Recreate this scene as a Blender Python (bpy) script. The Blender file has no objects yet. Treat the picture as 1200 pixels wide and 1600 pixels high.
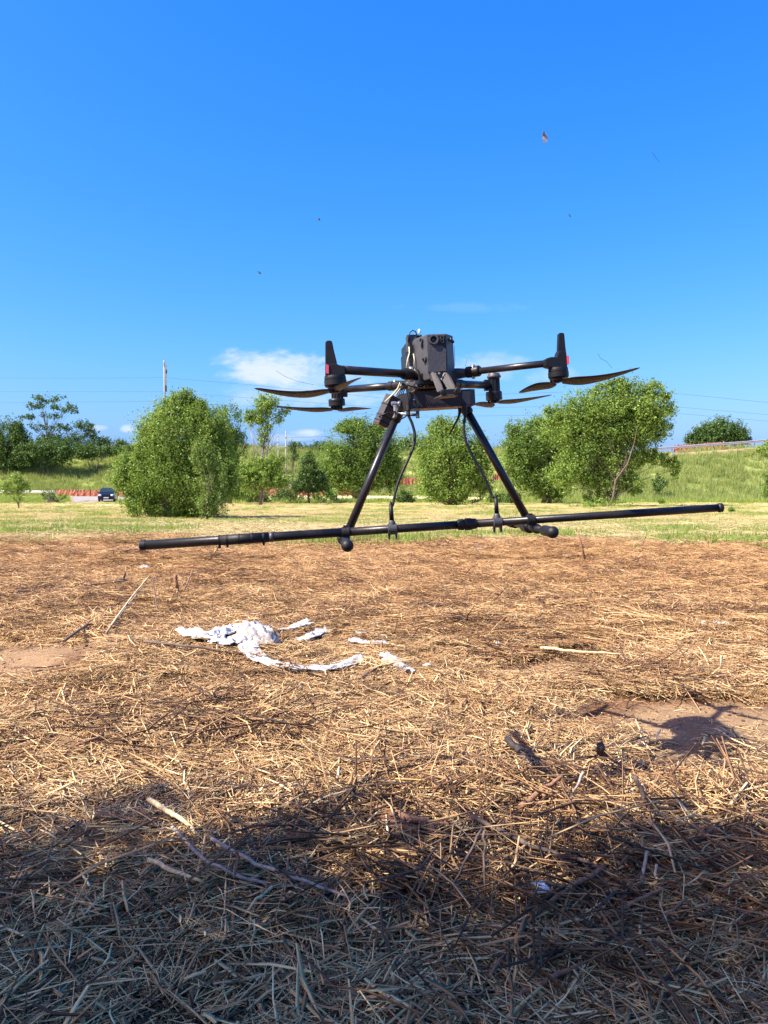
import bpy, math, random
import numpy as np
from mathutils import Vector, Matrix, Euler

random.seed(7)
RNG = np.random.default_rng(11)
SC = bpy.context.scene
COL = SC.collection
R = math.radians

# ------------------------------------------------------------------ camera, world, sun, exposure
EYE = 1.0
FPX = 1200.0
PITCH = math.atan(55 / FPX)
SUN_EL, SUN_AZ = R(48), R(66)          # light travels towards +x/+y at this azimuth from +y
cam = bpy.data.objects.new('camera', bpy.data.cameras.new('camera'))
COL.objects.link(cam)
cam.location = (0, 0, EYE)
cam.rotation_euler = (R(90) - PITCH, 0, 0)
cam.data.sensor_fit = 'VERTICAL'
cam.data.sensor_height = 32
cam.data.lens = 24
cam.data.clip_start = 0.05
cam.data.clip_end = 6000
SC.camera = cam

W = bpy.data.worlds.new('World')
SC.world = W
W.use_nodes = True
SKY_STRENGTH = 0.10
SUN_STRENGTH = 5.0
SC.view_settings.view_transform = 'Standard'
SC.view_settings.look = 'None'
SC.view_settings.gamma = 1
SC.view_settings.exposure = 1.35
SC.view_settings.use_curve_mapping = False
SC.cycles.max_bounces = 6
SC.cycles.diffuse_bounces = 3
SC.cycles.glossy_bounces = 2
SC.cycles.transmission_bounces = 3
SC.cycles.transparent_max_bounces = 4


class NT:
    """small node-tree writer"""
    def __init__(s, tree):
        s.t = tree
        s.n = tree.nodes
        s.l = tree.links

    def node(s, typ, **kw):
        n = s.n.new(typ)
        for k, v in kw.items():
            setattr(n, k, v)
        return n

    def link(s, a, b):
        s.l.new(a, b)

    def setin(s, sock, v):
        if isinstance(v, bpy.types.NodeSocket):
            s.l.new(v, sock)
        else:
            sock.default_value = v

    def math(s, op, a, b=0.0, c=0.0, clamp=False):
        n = s.n.new('ShaderNodeMath')
        n.operation = op
        n.use_clamp = clamp
        s.setin(n.inputs[0], a)
        s.setin(n.inputs[1], b)
        s.setin(n.inputs[2], c)
        return n.outputs[0]

    def mix(s, f, a, b, blend='MIX'):
        n = s.n.new('ShaderNodeMix')
        n.data_type = 'RGBA'
        n.blend_type = blend
        s.setin(n.inputs[0], f)
        s.setin(n.inputs[6], (*a, 1) if isinstance(a, tuple) and len(a) == 3 else a)
        s.setin(n.inputs[7], (*b, 1) if isinstance(b, tuple) and len(b) == 3 else b)
        return n.outputs[2]

    def noise(s, vec, scale, detail=3, rough=0.55, dist=0.0):
        n = s.n.new('ShaderNodeTexNoise')
        if vec is not None:
            s.l.new(vec, n.inputs['Vector'])
        n.inputs['Scale'].default_value = scale
        n.inputs['Detail'].default_value = detail
        n.inputs['Roughness'].default_value = rough
        n.inputs['Distortion'].default_value = dist
        return n.outputs[0]

    def ramp(s, f, stops, interp='LINEAR'):
        n = s.n.new('ShaderNodeValToRGB')
        n.color_ramp.interpolation = interp
        e = n.color_ramp.elements
        while len(e) < len(stops):
            e.new(0.5)
        for i, (p, c) in enumerate(stops):
            e[i].position = p
            e[i].color = (*c, 1)
        s.l.new(f, n.inputs[0])
        return n.outputs[0]

    def smooth(s, x, a, b):
        n = s.n.new('ShaderNodeMapRange')
        n.interpolation_type = 'SMOOTHSTEP'
        s.setin(n.inputs['Value'], x)
        n.inputs['From Min'].default_value = a
        n.inputs['From Max'].default_value = b
        return n.outputs[0]


def build_world():
    t = NT(W.node_tree)
    for n in list(t.n):
        t.n.remove(n)
    out = t.node('ShaderNodeOutputWorld')
    bg = t.node('ShaderNodeBackground')
    sky = t.node('ShaderNodeTexSky')
    sky.sky_type = 'NISHITA'
    sky.sun_disc = False
    sky.sun_elevation = SUN_EL
    # the sun stands behind the camera on the left
    sky.sun_rotation = math.pi + SUN_AZ
    sky.altitude = 100
    sky.air_density = 1.0
    sky.dust_density = 1.8
    sky.ozone_density = 2.5
    sp = t.node('ShaderNodeSeparateColor')
    t.link(sky.outputs[0], sp.inputs[0])
    cb = t.node('ShaderNodeCombineColor')
    for i, (g, p) in enumerate(SKY_GRADE):
        t.link(t.math('MULTIPLY', t.math('POWER', sp.outputs[i], p), g), cb.inputs[i])
    col = cb.outputs[0]
    # clouds, placed by direction
    tc = t.node('ShaderNodeTexCoord')
    sx = t.node('ShaderNodeSeparateXYZ')
    t.link(tc.outputs['Generated'], sx.inputs[0])
    yy = t.math('MAXIMUM', sx.outputs[1], 0.02)
    u = t.math('DIVIDE', sx.outputs[0], yy)
    v = t.math('DIVIDE', sx.outputs[2], yy)
    cv = t.node('ShaderNodeCombineXYZ')
    t.link(u, cv.inputs[0])
    t.link(t.math('MULTIPLY', v, 2.2), cv.inputs[1])
    n1 = t.noise(cv.outputs[0], 9, 8, 0.62, 0.3)
    n2 = t.noise(cv.outputs[0], 34, 6, 0.6, 0.2)
    nn = t.math('ADD', t.math('MULTIPLY', n1, 0.75), t.math('MULTIPLY', n2, 0.25))
    total = None
    # px, py, half width, half height, noise weight, opacity
    CL = [(425, 580, 105, 34, 2.6, 0.90), (500, 592, 120, 26, 2.6, 0.45), (395, 568, 70, 20, 2.2, .5), (470, 618, 180, 28, 2.5, 0.5),
          (478, 677, 30, 8, 1.6, 0.95), (455, 684, 60, 8, 2, .35), (201, 671, 14, 8, 1.6, 0.9), (152, 669, 18, 5, 2, 0.5),
          (735, 575, 90, 24, 2.8, 0.45), (720, 484, 120, 9, 2.8, 0.08), (870, 590, 60, 16, 2.8, .3), (1085, 735, 150, 25, 2.5, .25)]
    for px, py, a, b, k, op in CL:
        u0, v0 = (px - 600) / FPX, (745 - py) / FPX
        du = t.math('DIVIDE', t.math('SUBTRACT', u, u0), a / FPX)
        dv = t.math('DIVIDE', t.math('SUBTRACT', v, v0), b / FPX)
        r2 = t.math('ADD', t.math('MULTIPLY', du, du), t.math('MULTIPLY', dv, dv))
        m = t.math('SUBTRACT', 1.0, r2)
        m = t.math('ADD', m, t.math('MULTIPLY', t.math('SUBTRACT', nn, 0.52), k * 2.2))
        m = t.math('MULTIPLY', t.smooth(m, -0.1, 1.15), op)
        total = m if total is None else t.math('MAXIMUM', total, m)
    front = t.smooth(sx.outputs[1], 0.1, 0.3)
    total = t.math('MULTIPLY', total, front)
    col = t.mix(total, col, tuple(c / SKY_STRENGTH / 2.55 for c in (0.86, 0.95, 1.04)))
    t.link(col, bg.inputs[0])
    bg.inputs[1].default_value = SKY_STRENGTH
    t.link(bg.outputs[0], out.inputs[0])


SKY_GRADE = [(0.135, 1.95), (0.66, 0.98), (2.50, 0.42)]
build_world()
sun = bpy.data.objects.new('sun', bpy.data.lights.new('sun', 'SUN'))
COL.objects.link(sun)
sun.data.energy = SUN_STRENGTH
sun.data.angle = R(0.5)
sun.data.color = (1.0, 0.93, 0.83)
_d = Vector((math.sin(SUN_AZ) * math.cos(SUN_EL), math.cos(SUN_AZ) * math.cos(SUN_EL), -math.sin(SUN_EL)))
sun.rotation_euler = _d.to_track_quat('-Z', 'Y').to_euler()
sun.location = (-8, -11, 9)

# ------------------------------------------------------------------ helpers: picture to world
_F = np.array([0, math.cos(PITCH), -math.sin(PITCH)])
_U = np.array([0, math.sin(PITCH), math.cos(PITCH)])
_Rt = np.array([1.0, 0, 0])
_C = np.array([0, 0, EYE])


def raydir(px, py):
    return _F + (px - 600) / FPX * _Rt + (800 - py) / FPX * _U


def P(px, py, Y):
    d = raydir(px, py)
    return _C + d * (Y / d[1])


def _hash(ix, iy, s):
    h = (ix.astype(np.int64) * 374761393 + iy.astype(np.int64) * 668265263 + s * 974634777) & 0xffffffff
    h = ((h ^ (h >> 13)) * 1274126177) & 0xffffffff
    return ((h ^ (h >> 16)) & 0xffff) / 65535.0


def vnoise(x, y, s=0):
    x = np.asarray(x, float)
    y = np.asarray(y, float)
    ix, iy = np.floor(x), np.floor(y)
    fx, fy = x - ix, y - iy
    fx, fy = fx * fx * (3 - 2 * fx), fy * fy * (3 - 2 * fy)
    a, b = _hash(ix, iy, s), _hash(ix + 1, iy, s)
    c, d = _hash(ix, iy + 1, s), _hash(ix + 1, iy + 1, s)
    return (a + (b - a) * fx) * (1 - fy) + (c + (d - c) * fx) * fy


def fbm(x, y, s=0, o=3):
    r, a, t = 0, 1, 0
    for i in range(o):
        r = r + a * vnoise(np.asarray(x) * 2 ** i, np.asarray(y) * 2 ** i, s + i * 17)
        t += a
        a *= 0.5
    return r / t


def sstep(x, a, b):
    t = np.clip((np.asarray(x, float) - a) / (b - a), 0, 1)
    return t * t * (3 - 2 * t)


BUMPS = [(0.16, 2.25, 0.33, 0.035), (0.83, 1.85, 0.30, 0.05), (-0.4, 1.95, 0.33, 0.03), (1.8, 10, 1.0, 0.09), (2.8, 10.4, .9, 0.08),
         (-1.3, 4.1, 0.7, 0.07), (-2.7, 9.0, 0.6, 0.08), (-1.9, 5.7, 0.6, 0.05), (1.1, 3.5, 0.35, 0.02), (-3.7, 12, 1.0, .07)]


def bank_t(x, y):
    yb = 108 - 26 * sstep(x, 5, 26) + 3 * (vnoise(np.asarray(x) / 9, 0 * np.asarray(x), 5) - .5)
    w = 22 - 3 * sstep(x, 5, 26)
    return (np.asarray(y, float) - yb) / w


def ground_z(x, y):
    x = np.asarray(x, float)
    y = np.asarray(y, float)
    z = -0.018 * np.clip(y - 15, 0, 66.7) - .5 * sstep(y, 6, 34)
    near = 1 - sstep(y, 13, 20)
    z = z + near * (0.05 * (fbm(x / .9, y / .9, 1) - .5) + 0.03 * (fbm(x / .24, y / .24, 4, 2) - .5))
    z = z + (1 - near) * 0.10 * (fbm(x / 6, y / 6, 9) - .5)
    for bx, by, br, bh in BUMPS:
        z = z + bh * np.exp(-((x - bx) ** 2 + (y - by) ** 2) / (br * br))
    t = bank_t(x, y)
    hr = 5.75 + 0.075 * np.clip(x - 37.9, -20, 40)
    hl = 7.3 + 0.6 * (vnoise(x / 14, x * 0, 8) - .5)
    h = hl + (hr - hl) * sstep(x, 8, 34)
    z = z + h * sstep(t, 0, 1) + 0.35 * (fbm(x / 3, y / 3, 21) - .5) * sstep(t, 0, .2) * (1 - sstep(t, .8, 1))
    return z


def gz(x, y):
    return float(ground_z(np.array([x]), np.array([y]))[0])


def G(px, py, lift=0.0):
    """the ground point seen at a pixel"""
    d = raydir(px, py)
    t = 0.5
    lo = t
    while t < 400:
        p = _C + d * t
        if p[2] < gz(p[0], p[1]) + lift:
            break
        lo = t
        t *= 1.03
    hi = t
    for _ in range(18):
        m = (lo + hi) / 2
        p = _C + d * m
        if p[2] < gz(p[0], p[1]) + lift:
            hi = m
        else:
            lo = m
    return _C + d * hi


# ------------------------------------------------------------------ helpers: meshes
def tag(o, label=None, cat=None, group=None, kind=None):
    if label:
        o['label'] = label
    if cat:
        o['category'] = cat
    if group:
        o['group'] = group
    if kind:
        o['kind'] = kind
    return o


def empty(name, loc, label, cat, group=None):
    o = bpy.data.objects.new(name, None)
    o.empty_display_size = 0.1
    COL.objects.link(o)
    o.location = tuple(float(v) for v in loc)
    return tag(o, label, cat, group)


def link_mesh(name, me, mat, parent=None, loc=None):
    o = bpy.data.objects.new(name, me)
    COL.objects.link(o)
    if mat is not None:
        me.materials.append(mat)
    if parent is not None:
        o.parent = parent
    if loc is not None:
        o.location = tuple(float(v) for v in loc)
    return o


def np_mesh(name, V, F, smooth=False, attrs=None):
    """V (n,3), F (m,k) equal-sized faces; attrs: {name: (domain, values)}"""
    me = bpy.data.meshes.new(name)
    V = np.asarray(V, np.float32)
    F = np.asarray(F, np.int32)
    me.vertices.add(len(V))
    me.vertices.foreach_set('co', V.ravel())
    k = F.shape[1]
    me.loops.add(F.size)
    me.loops.foreach_set('vertex_index', F.ravel())
    me.polygons.add(len(F))
    me.polygons.foreach_set('loop_start', np.arange(0, F.size, k, dtype=np.int32))
    me.polygons.foreach_set('loop_total', np.full(len(F), k, np.int32))
    if smooth:
        me.polygons.foreach_set('use_smooth', np.ones(len(F), bool))
    me.update(calc_edges=True)
    for an, (dom, val) in (attrs or {}).items():
        a = me.attributes.new(an, 'FLOAT', dom)
        a.data.foreach_set('value', np.asarray(val, np.float32))
    return me


class MB:
    """collects shapes, then links them as one mesh"""
    def __init__(s, origin=(0, 0, 0)):
        s.v, s.f, s.sm = [], [], []
        s.o = np.array(origin, float)

    def add(s, vs, fs, smooth=False):
        b = len(s.v)
        s.v += [tuple(np.asarray(p, float) - s.o) for p in vs]
        s.f += [[i + b for i in f] for f in fs]
        s.sm += [smooth] * len(fs)
        return s

    def box(s, c, size, rot=None):
        c = np.asarray(c, float)
        h = np.asarray(size, float) / 2
        pts = []
        for dz in (-1, 1):
            for dx, dy in ((-1, -1), (1, -1), (1, 1), (-1, 1)):
                p = np.array([dx * h[0], dy * h[1], dz * h[2]])
                if rot is not None:
                    p = rot @ p
                pts.append(c + p)
        return s.add(pts, [(3, 2, 1, 0), (4, 5, 6, 7), (0, 1, 5, 4), (1, 2, 6, 5), (2, 3, 7, 6), (3, 0, 4, 7)])

    def tube(s, pts, rad, n=10, cap=True, smooth=True):
        pts = [np.asarray(p, float) for p in pts]
        if not hasattr(rad, '__len__'):
            rad = [rad] * len(pts)
        vs, fs = [], []
        d0 = pts[1] - pts[0]
        ref = np.array([0, 0, 1.0]) if abs(d0[2]) < 0.8 * np.linalg.norm(d0) else np.array([1.0, 0, 0])
        for i, p in enumerate(pts):
            d = pts[min(i + 1, len(pts) - 1)] - pts[max(i - 1, 0)]
            d = d / (np.linalg.norm(d) + 1e-12)
            a = np.cross(ref, d)
            a /= np.linalg.norm(a) + 1e-12
            b = np.cross(d, a)
            ref = b
            for k in range(n):
                t = 2 * math.pi * k / n
                vs.append(p + rad[i] * (math.cos(t) * a + math.sin(t) * b))
        for i in range(len(pts) - 1):
            for k in range(n):
                k2 = (k + 1) % n
                fs.append((i * n + k, i * n + k2, (i + 1) * n + k2, (i + 1) * n + k))
        s.add(vs, fs, smooth)
        if cap:
            b = len(s.v) - len(vs)
            s.f += [[b + k for k in range(n)][::-1], [b + (len(pts) - 1) * n + k for k in range(n)]]
            s.sm += [False, False]
        return s

    def cyl(s, a, b, r, n=20, bevel=0.0):
        a, b = np.asarray(a, float), np.asarray(b, float)
        if bevel:
            d = (b - a) / np.linalg.norm(b - a) * bevel
            return s.tube([a, a + d, b - d, b], [r - bevel, r, r, r - bevel], n)
        return s.tube([a, b], r, n)

    def lathe(s, a, ax, prof, n=24):
        """prof: (distance along ax, radius)"""
        a, ax = np.asarray(a, float), np.asarray(ax, float)
        ax = ax / np.linalg.norm(ax)
        ref = np.array([0, 0, 1.0]) if abs(ax[2]) < .8 else np.array([1.0, 0, 0])
        u = np.cross(ref, ax)
        u /= np.linalg.norm(u)
        w = np.cross(ax, u)
        vs = []
        for h, r in prof:
            for k in range(n):
                t = 2 * math.pi * k / n
                vs.append(a + ax * h + r * (math.cos(t) * u + math.sin(t) * w))
        fs = []
        for i in range(len(prof) - 1):
            for k in range(n):
                k2 = (k + 1) % n
                fs.append((i * n + k, i * n + k2, (i + 1) * n + k2, (i + 1) * n + k))
        fs.append(tuple(range(n))[::-1])
        fs.append(tuple((len(prof) - 1) * n + k for k in range(n)))
        return s.add(vs, fs, False)

    def prism(s, outline, off):
        """closed outline of points, extruded by the vector off"""
        n = len(outline)
        off = np.asarray(off, float)
        vs = [np.asarray(p, float) for p in outline] + [np.asarray(p, float) + off for p in outline]
        fs = [tuple(range(n))[::-1], tuple(range(n, 2 * n))]
        for k in range(n):
            fs.append((k, (k + 1) % n, n + (k + 1) % n, n + k))
        return s.add(vs, fs)

    def ball(s, c, r, nu=14, nv=9, sq=(1, 1, 1)):
        vs, fs = [], []
        for i in range(nv + 1):
            ph = math.pi * i / nv
            for k in range(nu):
                t = 2 * math.pi * k / nu
                vs.append(np.asarray(c) + r * np.array([sq[0] * math.sin(ph) * math.cos(t), sq[1] * math.sin(ph) * math.sin(t), sq[2] * math.cos(ph)]))
        for i in range(nv):
            for k in range(nu):
                k2 = (k + 1) % nu
                fs.append((i * nu + k, (i + 1) * nu + k, (i + 1) * nu + k2, i * nu + k2))
        return s.add(vs, fs, True)

    def build(s, name, mat, parent=None, loc=None, bevel=0.0):
        me = bpy.data.meshes.new(name)
        me.from_pydata(s.v, [], s.f)
        me.polygons.foreach_set('use_smooth', s.sm)
        me.validate()
        me.update()
        o = link_mesh(name, me, mat, parent, loc)
        import bmesh
        bm = bmesh.new()
        bm.from_mesh(me)
        bmesh.ops.remove_doubles(bm, verts=bm.verts, dist=1e-6)
        bmesh.ops.recalc_face_normals(bm, faces=bm.faces)
        if bevel:
            es = [e for e in bm.edges if len(e.link_faces) == 2 and e.calc_face_angle(0) > 0.5]
            bmesh.ops.bevel(bm, geom=es, offset=bevel, segments=2, affect='EDGES', profile=0.6)
        bm.to_mesh(me)
        bm.free()
        return o


# ------------------------------------------------------------------ materials
def mat(name):
    m = bpy.data.materials.new(name)
    m.use_nodes = True
    t = NT(m.node_tree)
    b = t.n['Principled BSDF']
    return m, t, b


def simple(name, col, rough=0.5, metal=0.0, var=0.15, scale=40, bump=0.0, spec=0.5, dust=0.0):
    m, t, b = mat(name)
    tc = t.node('ShaderNodeTexCoord')
    n = t.noise(tc.outputs['Object'], scale, 4, .6)
    c = t.mix(n, tuple(x * (1 - var) for x in col), tuple(min(1, x * (1 + var)) for x in col))
    if dust:
        n2 = t.noise(tc.outputs['Object'], scale * .35, 5, .7)
        c = t.mix(t.math('MULTIPLY', t.smooth(n2, .45, .75), dust), c, (.28, .22, .16))
    t.link(c, b.inputs['Base Color'])
    t.link(t.math('ADD', rough - .08, t.math('MULTIPLY', n, .16)), b.inputs['Roughness'])
    b.inputs['Metallic'].default_value = metal
    b.inputs['Specular IOR Level'].default_value = spec
    if bump:
        bp = t.node('ShaderNodeBump')
        bp.inputs['Strength'].default_value = bump
        bp.inputs['Distance'].default_value = 0.002
        t.link(t.noise(tc.outputs['Object'], scale * 4, 3), bp.inputs['Height'])
        t.link(bp.outputs[0], b.inputs['Normal'])
    return m


M = {}
M['shell'] = simple('grey_plastic_shell', (.048, .050, .058), .5, 0, .25, 30, .4, dust=.16)
M['black'] = simple('black_plastic', (.007, .007, .009), .45, 0, .3, 50, .3, dust=.02, spec=.35)
M['carbon'] = simple('carbon_tube', (.012, .011, .013), .36, 0, .3, 140, .15, spec=.5, dust=.03)
M['rubber'] = simple('black_rubber', (.006, .006, .008), .55, 0, .3, 60, .2, dust=.03, spec=.35)
M['boom'] = simple('black_boom', (.005, .005, .007), .38, 0, .3, 30, .15, dust=.06, spec=.35)
M['blade'] = simple('propeller_blade', (.012, .011, .012), .5, 0, .2, 60)
M['print'] = simple('printed_plastic', (.009, .009, .012), .55, 0, .2, 90, .6)
M['printlite'] = simple('printed_plastic_worn', (.030, .029, .032), .6, 0, .2, 120, .8)
M['print_sun'] = simple('sunlit_print', (.13, .12, .12), .7, 0, .35, 160, .8)  # lighter copy of the tray print, standing in for sunlight
M['lens'] = simple('lens_glass', (.004, .005, .012), .08)
M['metal'] = simple('silver_connector', (.55, .55, .57), .3, .9)
M['white'] = simple('white_plastic', (.7, .7, .68), .5)
M['cream'] = simple('cream_wire', (.55, .52, .36), .5)
M['circuit'] = simple('green_circuit_board', (.03, .16, .06), .5, 0, .5, 300)
M['underlit'] = simple('brown_lit_underside', (.16, .075, .035), .45, .3)  # brown light thrown up from the ground, put into the base colour
M['dgrey'] = simple('grey_plastic_clamp', (.04, .041, .046), .5, 0, .2, 70, .3)
mm, t_, b_ = mat('red_lamp')
b_.inputs['Base Color'].default_value = (.42, .04, .06, 1)
b_.inputs['Emission Color'].default_value = (1, .12, .22, 1)
b_.inputs['Emission Strength'].default_value = .12
M['red'] = mm
M['steel'] = simple('galvanised_steel', (.38, .395, .41), .45, .5, .15, 3)
M['post'] = simple('concrete_post', (.24, .235, .225), .8, 0, .2, 3)
M['wire'] = simple('cable_wire', (.07, .08, .1), .6)


def net_mat():
    m, t, b = mat('orange_net')
    tc = t.node('ShaderNodeTexCoord')
    n = t.noise(tc.outputs['Object'], 1.3, 5, .7)
    t.link(t.mix(n, (.22, .060, .035), (.36, .135, .085)), b.inputs['Base Color'])
    b.inputs['Roughness'].default_value = .7
    return m


M['net'] = net_mat()
M['carpaint'] = simple('dark_blue_car_paint', (.008, .013, .026), .25, .2)
M['glass'] = simple('car_window_glass', (.02, .03, .04), .06)
M['tyre'] = simple('tyre', (.015, .015, .015), .8)
M['lampglass'] = simple('headlight_glass', (.6, .65, .7), .15)


def leaf_mat(name, dark, light, trans=.3):
    m, t, b = mat(name)
    t.n.remove(b)
    out = t.n['Material Output']
    at = t.node('ShaderNodeAttribute', attribute_name='tone')
    geo = t.node('ShaderNodeNewGeometry')
    n = t.noise(geo.outputs['Position'], .7, 3)
    f = t.math('ADD', t.math('MULTIPLY', at.outputs['Fac'], .7), t.math('MULTIPLY', t.math('SUBTRACT', n, .3), .6), clamp=True)
    c = t.mix(f, dark, light)
    d = t.node('ShaderNodeBsdfDiffuse')
    tr = t.node('ShaderNodeBsdfTranslucent')
    gl = t.node('ShaderNodeBsdfGlossy')
    gl.inputs['Roughness'].default_value = .45
    t.link(c, d.inputs[0])
    t.link(t.mix(.5, c, tuple(min(1, x * 1.5) for x in (light[0], light[1] * 1.05, light[2] * .6))), tr.inputs[0])
    s1 = t.node('ShaderNodeMixShader')
    s1.inputs[0].default_value = trans
    t.link(d.outputs[0], s1.inputs[1])
    t.link(tr.outputs[0], s1.inputs[2])
    s2 = t.node('ShaderNodeMixShader')
    s2.inputs[0].default_value = .015
    gl.inputs[0].default_value = (.8, .85, .8, 1)
    t.link(s1.outputs[0], s2.inputs[1])
    t.link(gl.outputs[0], s2.inputs[2])
    t.link(s2.outputs[0], out.inputs[0])
    return m


M['leaf_mid'] = leaf_mat('leaves_mid_green', (.055, .112, .020), (.20, .30, .065))
M['leaf_bright'] = leaf_mat('leaves_bright_green', (.070, .135, .022), (.255, .36, .078), .30)
M['leaf_olive'] = leaf_mat('leaves_olive', (.075, .135, .028), (.235, .325, .085), .3)
M['leaf_dark'] = leaf_mat('leaves_dark_green', (.036, .078, .022), (.115, .19, .048), .25)
M['leaf_blue'] = leaf_mat('leaves_blue_green', (.045, .08, .03), (.13, .185, .07), .3)
M['bark'] = simple('bark', (.13, .10, .075), .9, 0, .35, 12, .5)
M['bark_pale'] = simple('pale_bark', (.24, .22, .19), .85, 0, .3, 9, .5)
M['grass_green'] = leaf_mat('grass_green', (.12, .18, .035), (.32, .40, .10), .35)
M['grass_bank'] = leaf_mat('grass_bank', (.13, .19, .045), (.40, .44, .16), .35)
M['hay'] = leaf_mat('mown_hay', (.44, .34, .16), (.80, .69, .40), .25)


def straw_mat():
    m, t, b = mat('straw_strands')
    at = t.node('ShaderNodeAttribute', attribute_name='tone')
    geo = t.node('ShaderNodeNewGeometry')
    sx = t.node('ShaderNodeSeparateXYZ')
    t.link(geo.outputs['Position'], sx.inputs[0])
    n = t.noise(geo.outputs['Position'], 1.6, 4, .6)
    f = t.math('ADD', at.outputs['Fac'], t.math('MULTIPLY', t.math('SUBTRACT', n, .5), .55), clamp=True)
    c = t.ramp(f, [(0, (.032, .018, .010)), (.14, (.12, .063, .031)), (.33, (.33, .185, .085)), (.59, (.60, .395, .180)), (.88, (.79, .59, .295)), (1, (.77, .65, .41))])
    # redder, finer litter further out
    fr = t.math('MULTIPLY', t.smooth(sx.outputs[1], 3, 8.5), .55)
    c = t.mix(fr, c, t.mix(1.0, c, (1.0, .86, .73), 'MULTIPLY'))
    t.link(c, b.inputs['Base Color'])
    b.inputs['Roughness'].default_value = .6
    b.inputs['Specular IOR Level'].default_value = .3
    return m


M['straw'] = straw_mat()


def stick_mat(name, a, c2, sc=60):
    m, t, b = mat(name)
    tc = t.node('ShaderNodeTexCoord')
    n = t.noise(tc.outputs['Object'], sc, 5, .7)
    t.link(t.mix(t.smooth(n, .3, .7), a, c2), b.inputs['Base Color'])
    b.inputs['Roughness'].default_value = .8
    bp = t.node('ShaderNodeBump')
    bp.inputs['Strength'].default_value = .7
    bp.inputs['Distance'].default_value = .002
    t.link(n, bp.inputs['Height'])
    t.link(bp.outputs[0], b.inputs['Normal'])
    return m


M['stick_dark'] = stick_mat('dark_stick', (.05, .035, .028), (.16, .11, .085))
M['stick_red'] = stick_mat('reddish_stick', (.14, .06, .035), (.33, .18, .10))
M['stick_grey'] = stick_mat('grey_stick', (.16, .13, .12), (.40, .34, .29))
M['stick_pale'] = stick_mat('pale_stick', (.42, .28, .13), (.78, .60, .34))
M['stick_black'] = stick_mat('blackened_stick', (.015, .012, .012), (.05, .035, .03))


def cloth_mat(name, a, b2):
    m, t, b = mat(name)
    tc = t.node('ShaderNodeTexCoord')
    n = t.noise(tc.outputs['Object'], 26, 6, .7)
    t.link(t.mix(t.smooth(n, .38, .68), a, b2), b.inputs['Base Color'])
    b.inputs['Roughness'].default_value = .7
    b.inputs['Subsurface Weight'].default_value = .0
    bp = t.node('ShaderNodeBump')
    bp.inputs['Strength'].default_value = .6
    bp.inputs['Distance'].default_value = .006
    t.link(n, bp.inputs['Height'])
    t.link(bp.outputs[0], b.inputs['Normal'])
    return m


M['sheet'] = cloth_mat('white_plastic_film', (.30, .295, .29), (.66, .66, .66))
M['fluff'] = cloth_mat('dirty_wadding', (.22, .20, .19), (.55, .52, .49))

# ------------------------------------------------------------------ ground
def axis(stops):
    out = [stops[0][0]]
    for a, step in stops[1:]:
        n = max(1, int(round((a - out[-1]) / step)))
        st = out[-1]
        out += [st + (a - st) * (i + 1) / n for i in range(n)]
    return np.array(out)


def mulch_edge(x, y):
    """>0 inside the straw-covered part"""
    return 12.6 - .08 * np.clip(x, -9, 9) + 3.6 * (fbm(x / 2.0, y / 2.6, 31) - .5) - y


def bare(x, y, grow=1.0):
    """1 where bare earth shows between the straw"""
    m = 0
    for bx, by, rx, ry in BARE:
        d = ((x - bx) / rx / grow) ** 2 + ((y - by) / ry / grow) ** 2 + 1.1 * (fbm(np.asarray(x) / .17, np.asarray(y) / .17, 77) - .5)
        m = np.maximum(m, 1 - sstep(d, .55, 1.15))
    return m


_a, _b, _c = G(1120, 1152), G(10, 1030), G(880, 1048)
BARE = [(_a[0] + .14, _a[1] - .02, .58, .45), (_b[0] - .2, _b[1], .62, .6), (_c[0], _c[1], .36, .19), (2.1, 3.0, .6, .25)]


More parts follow.
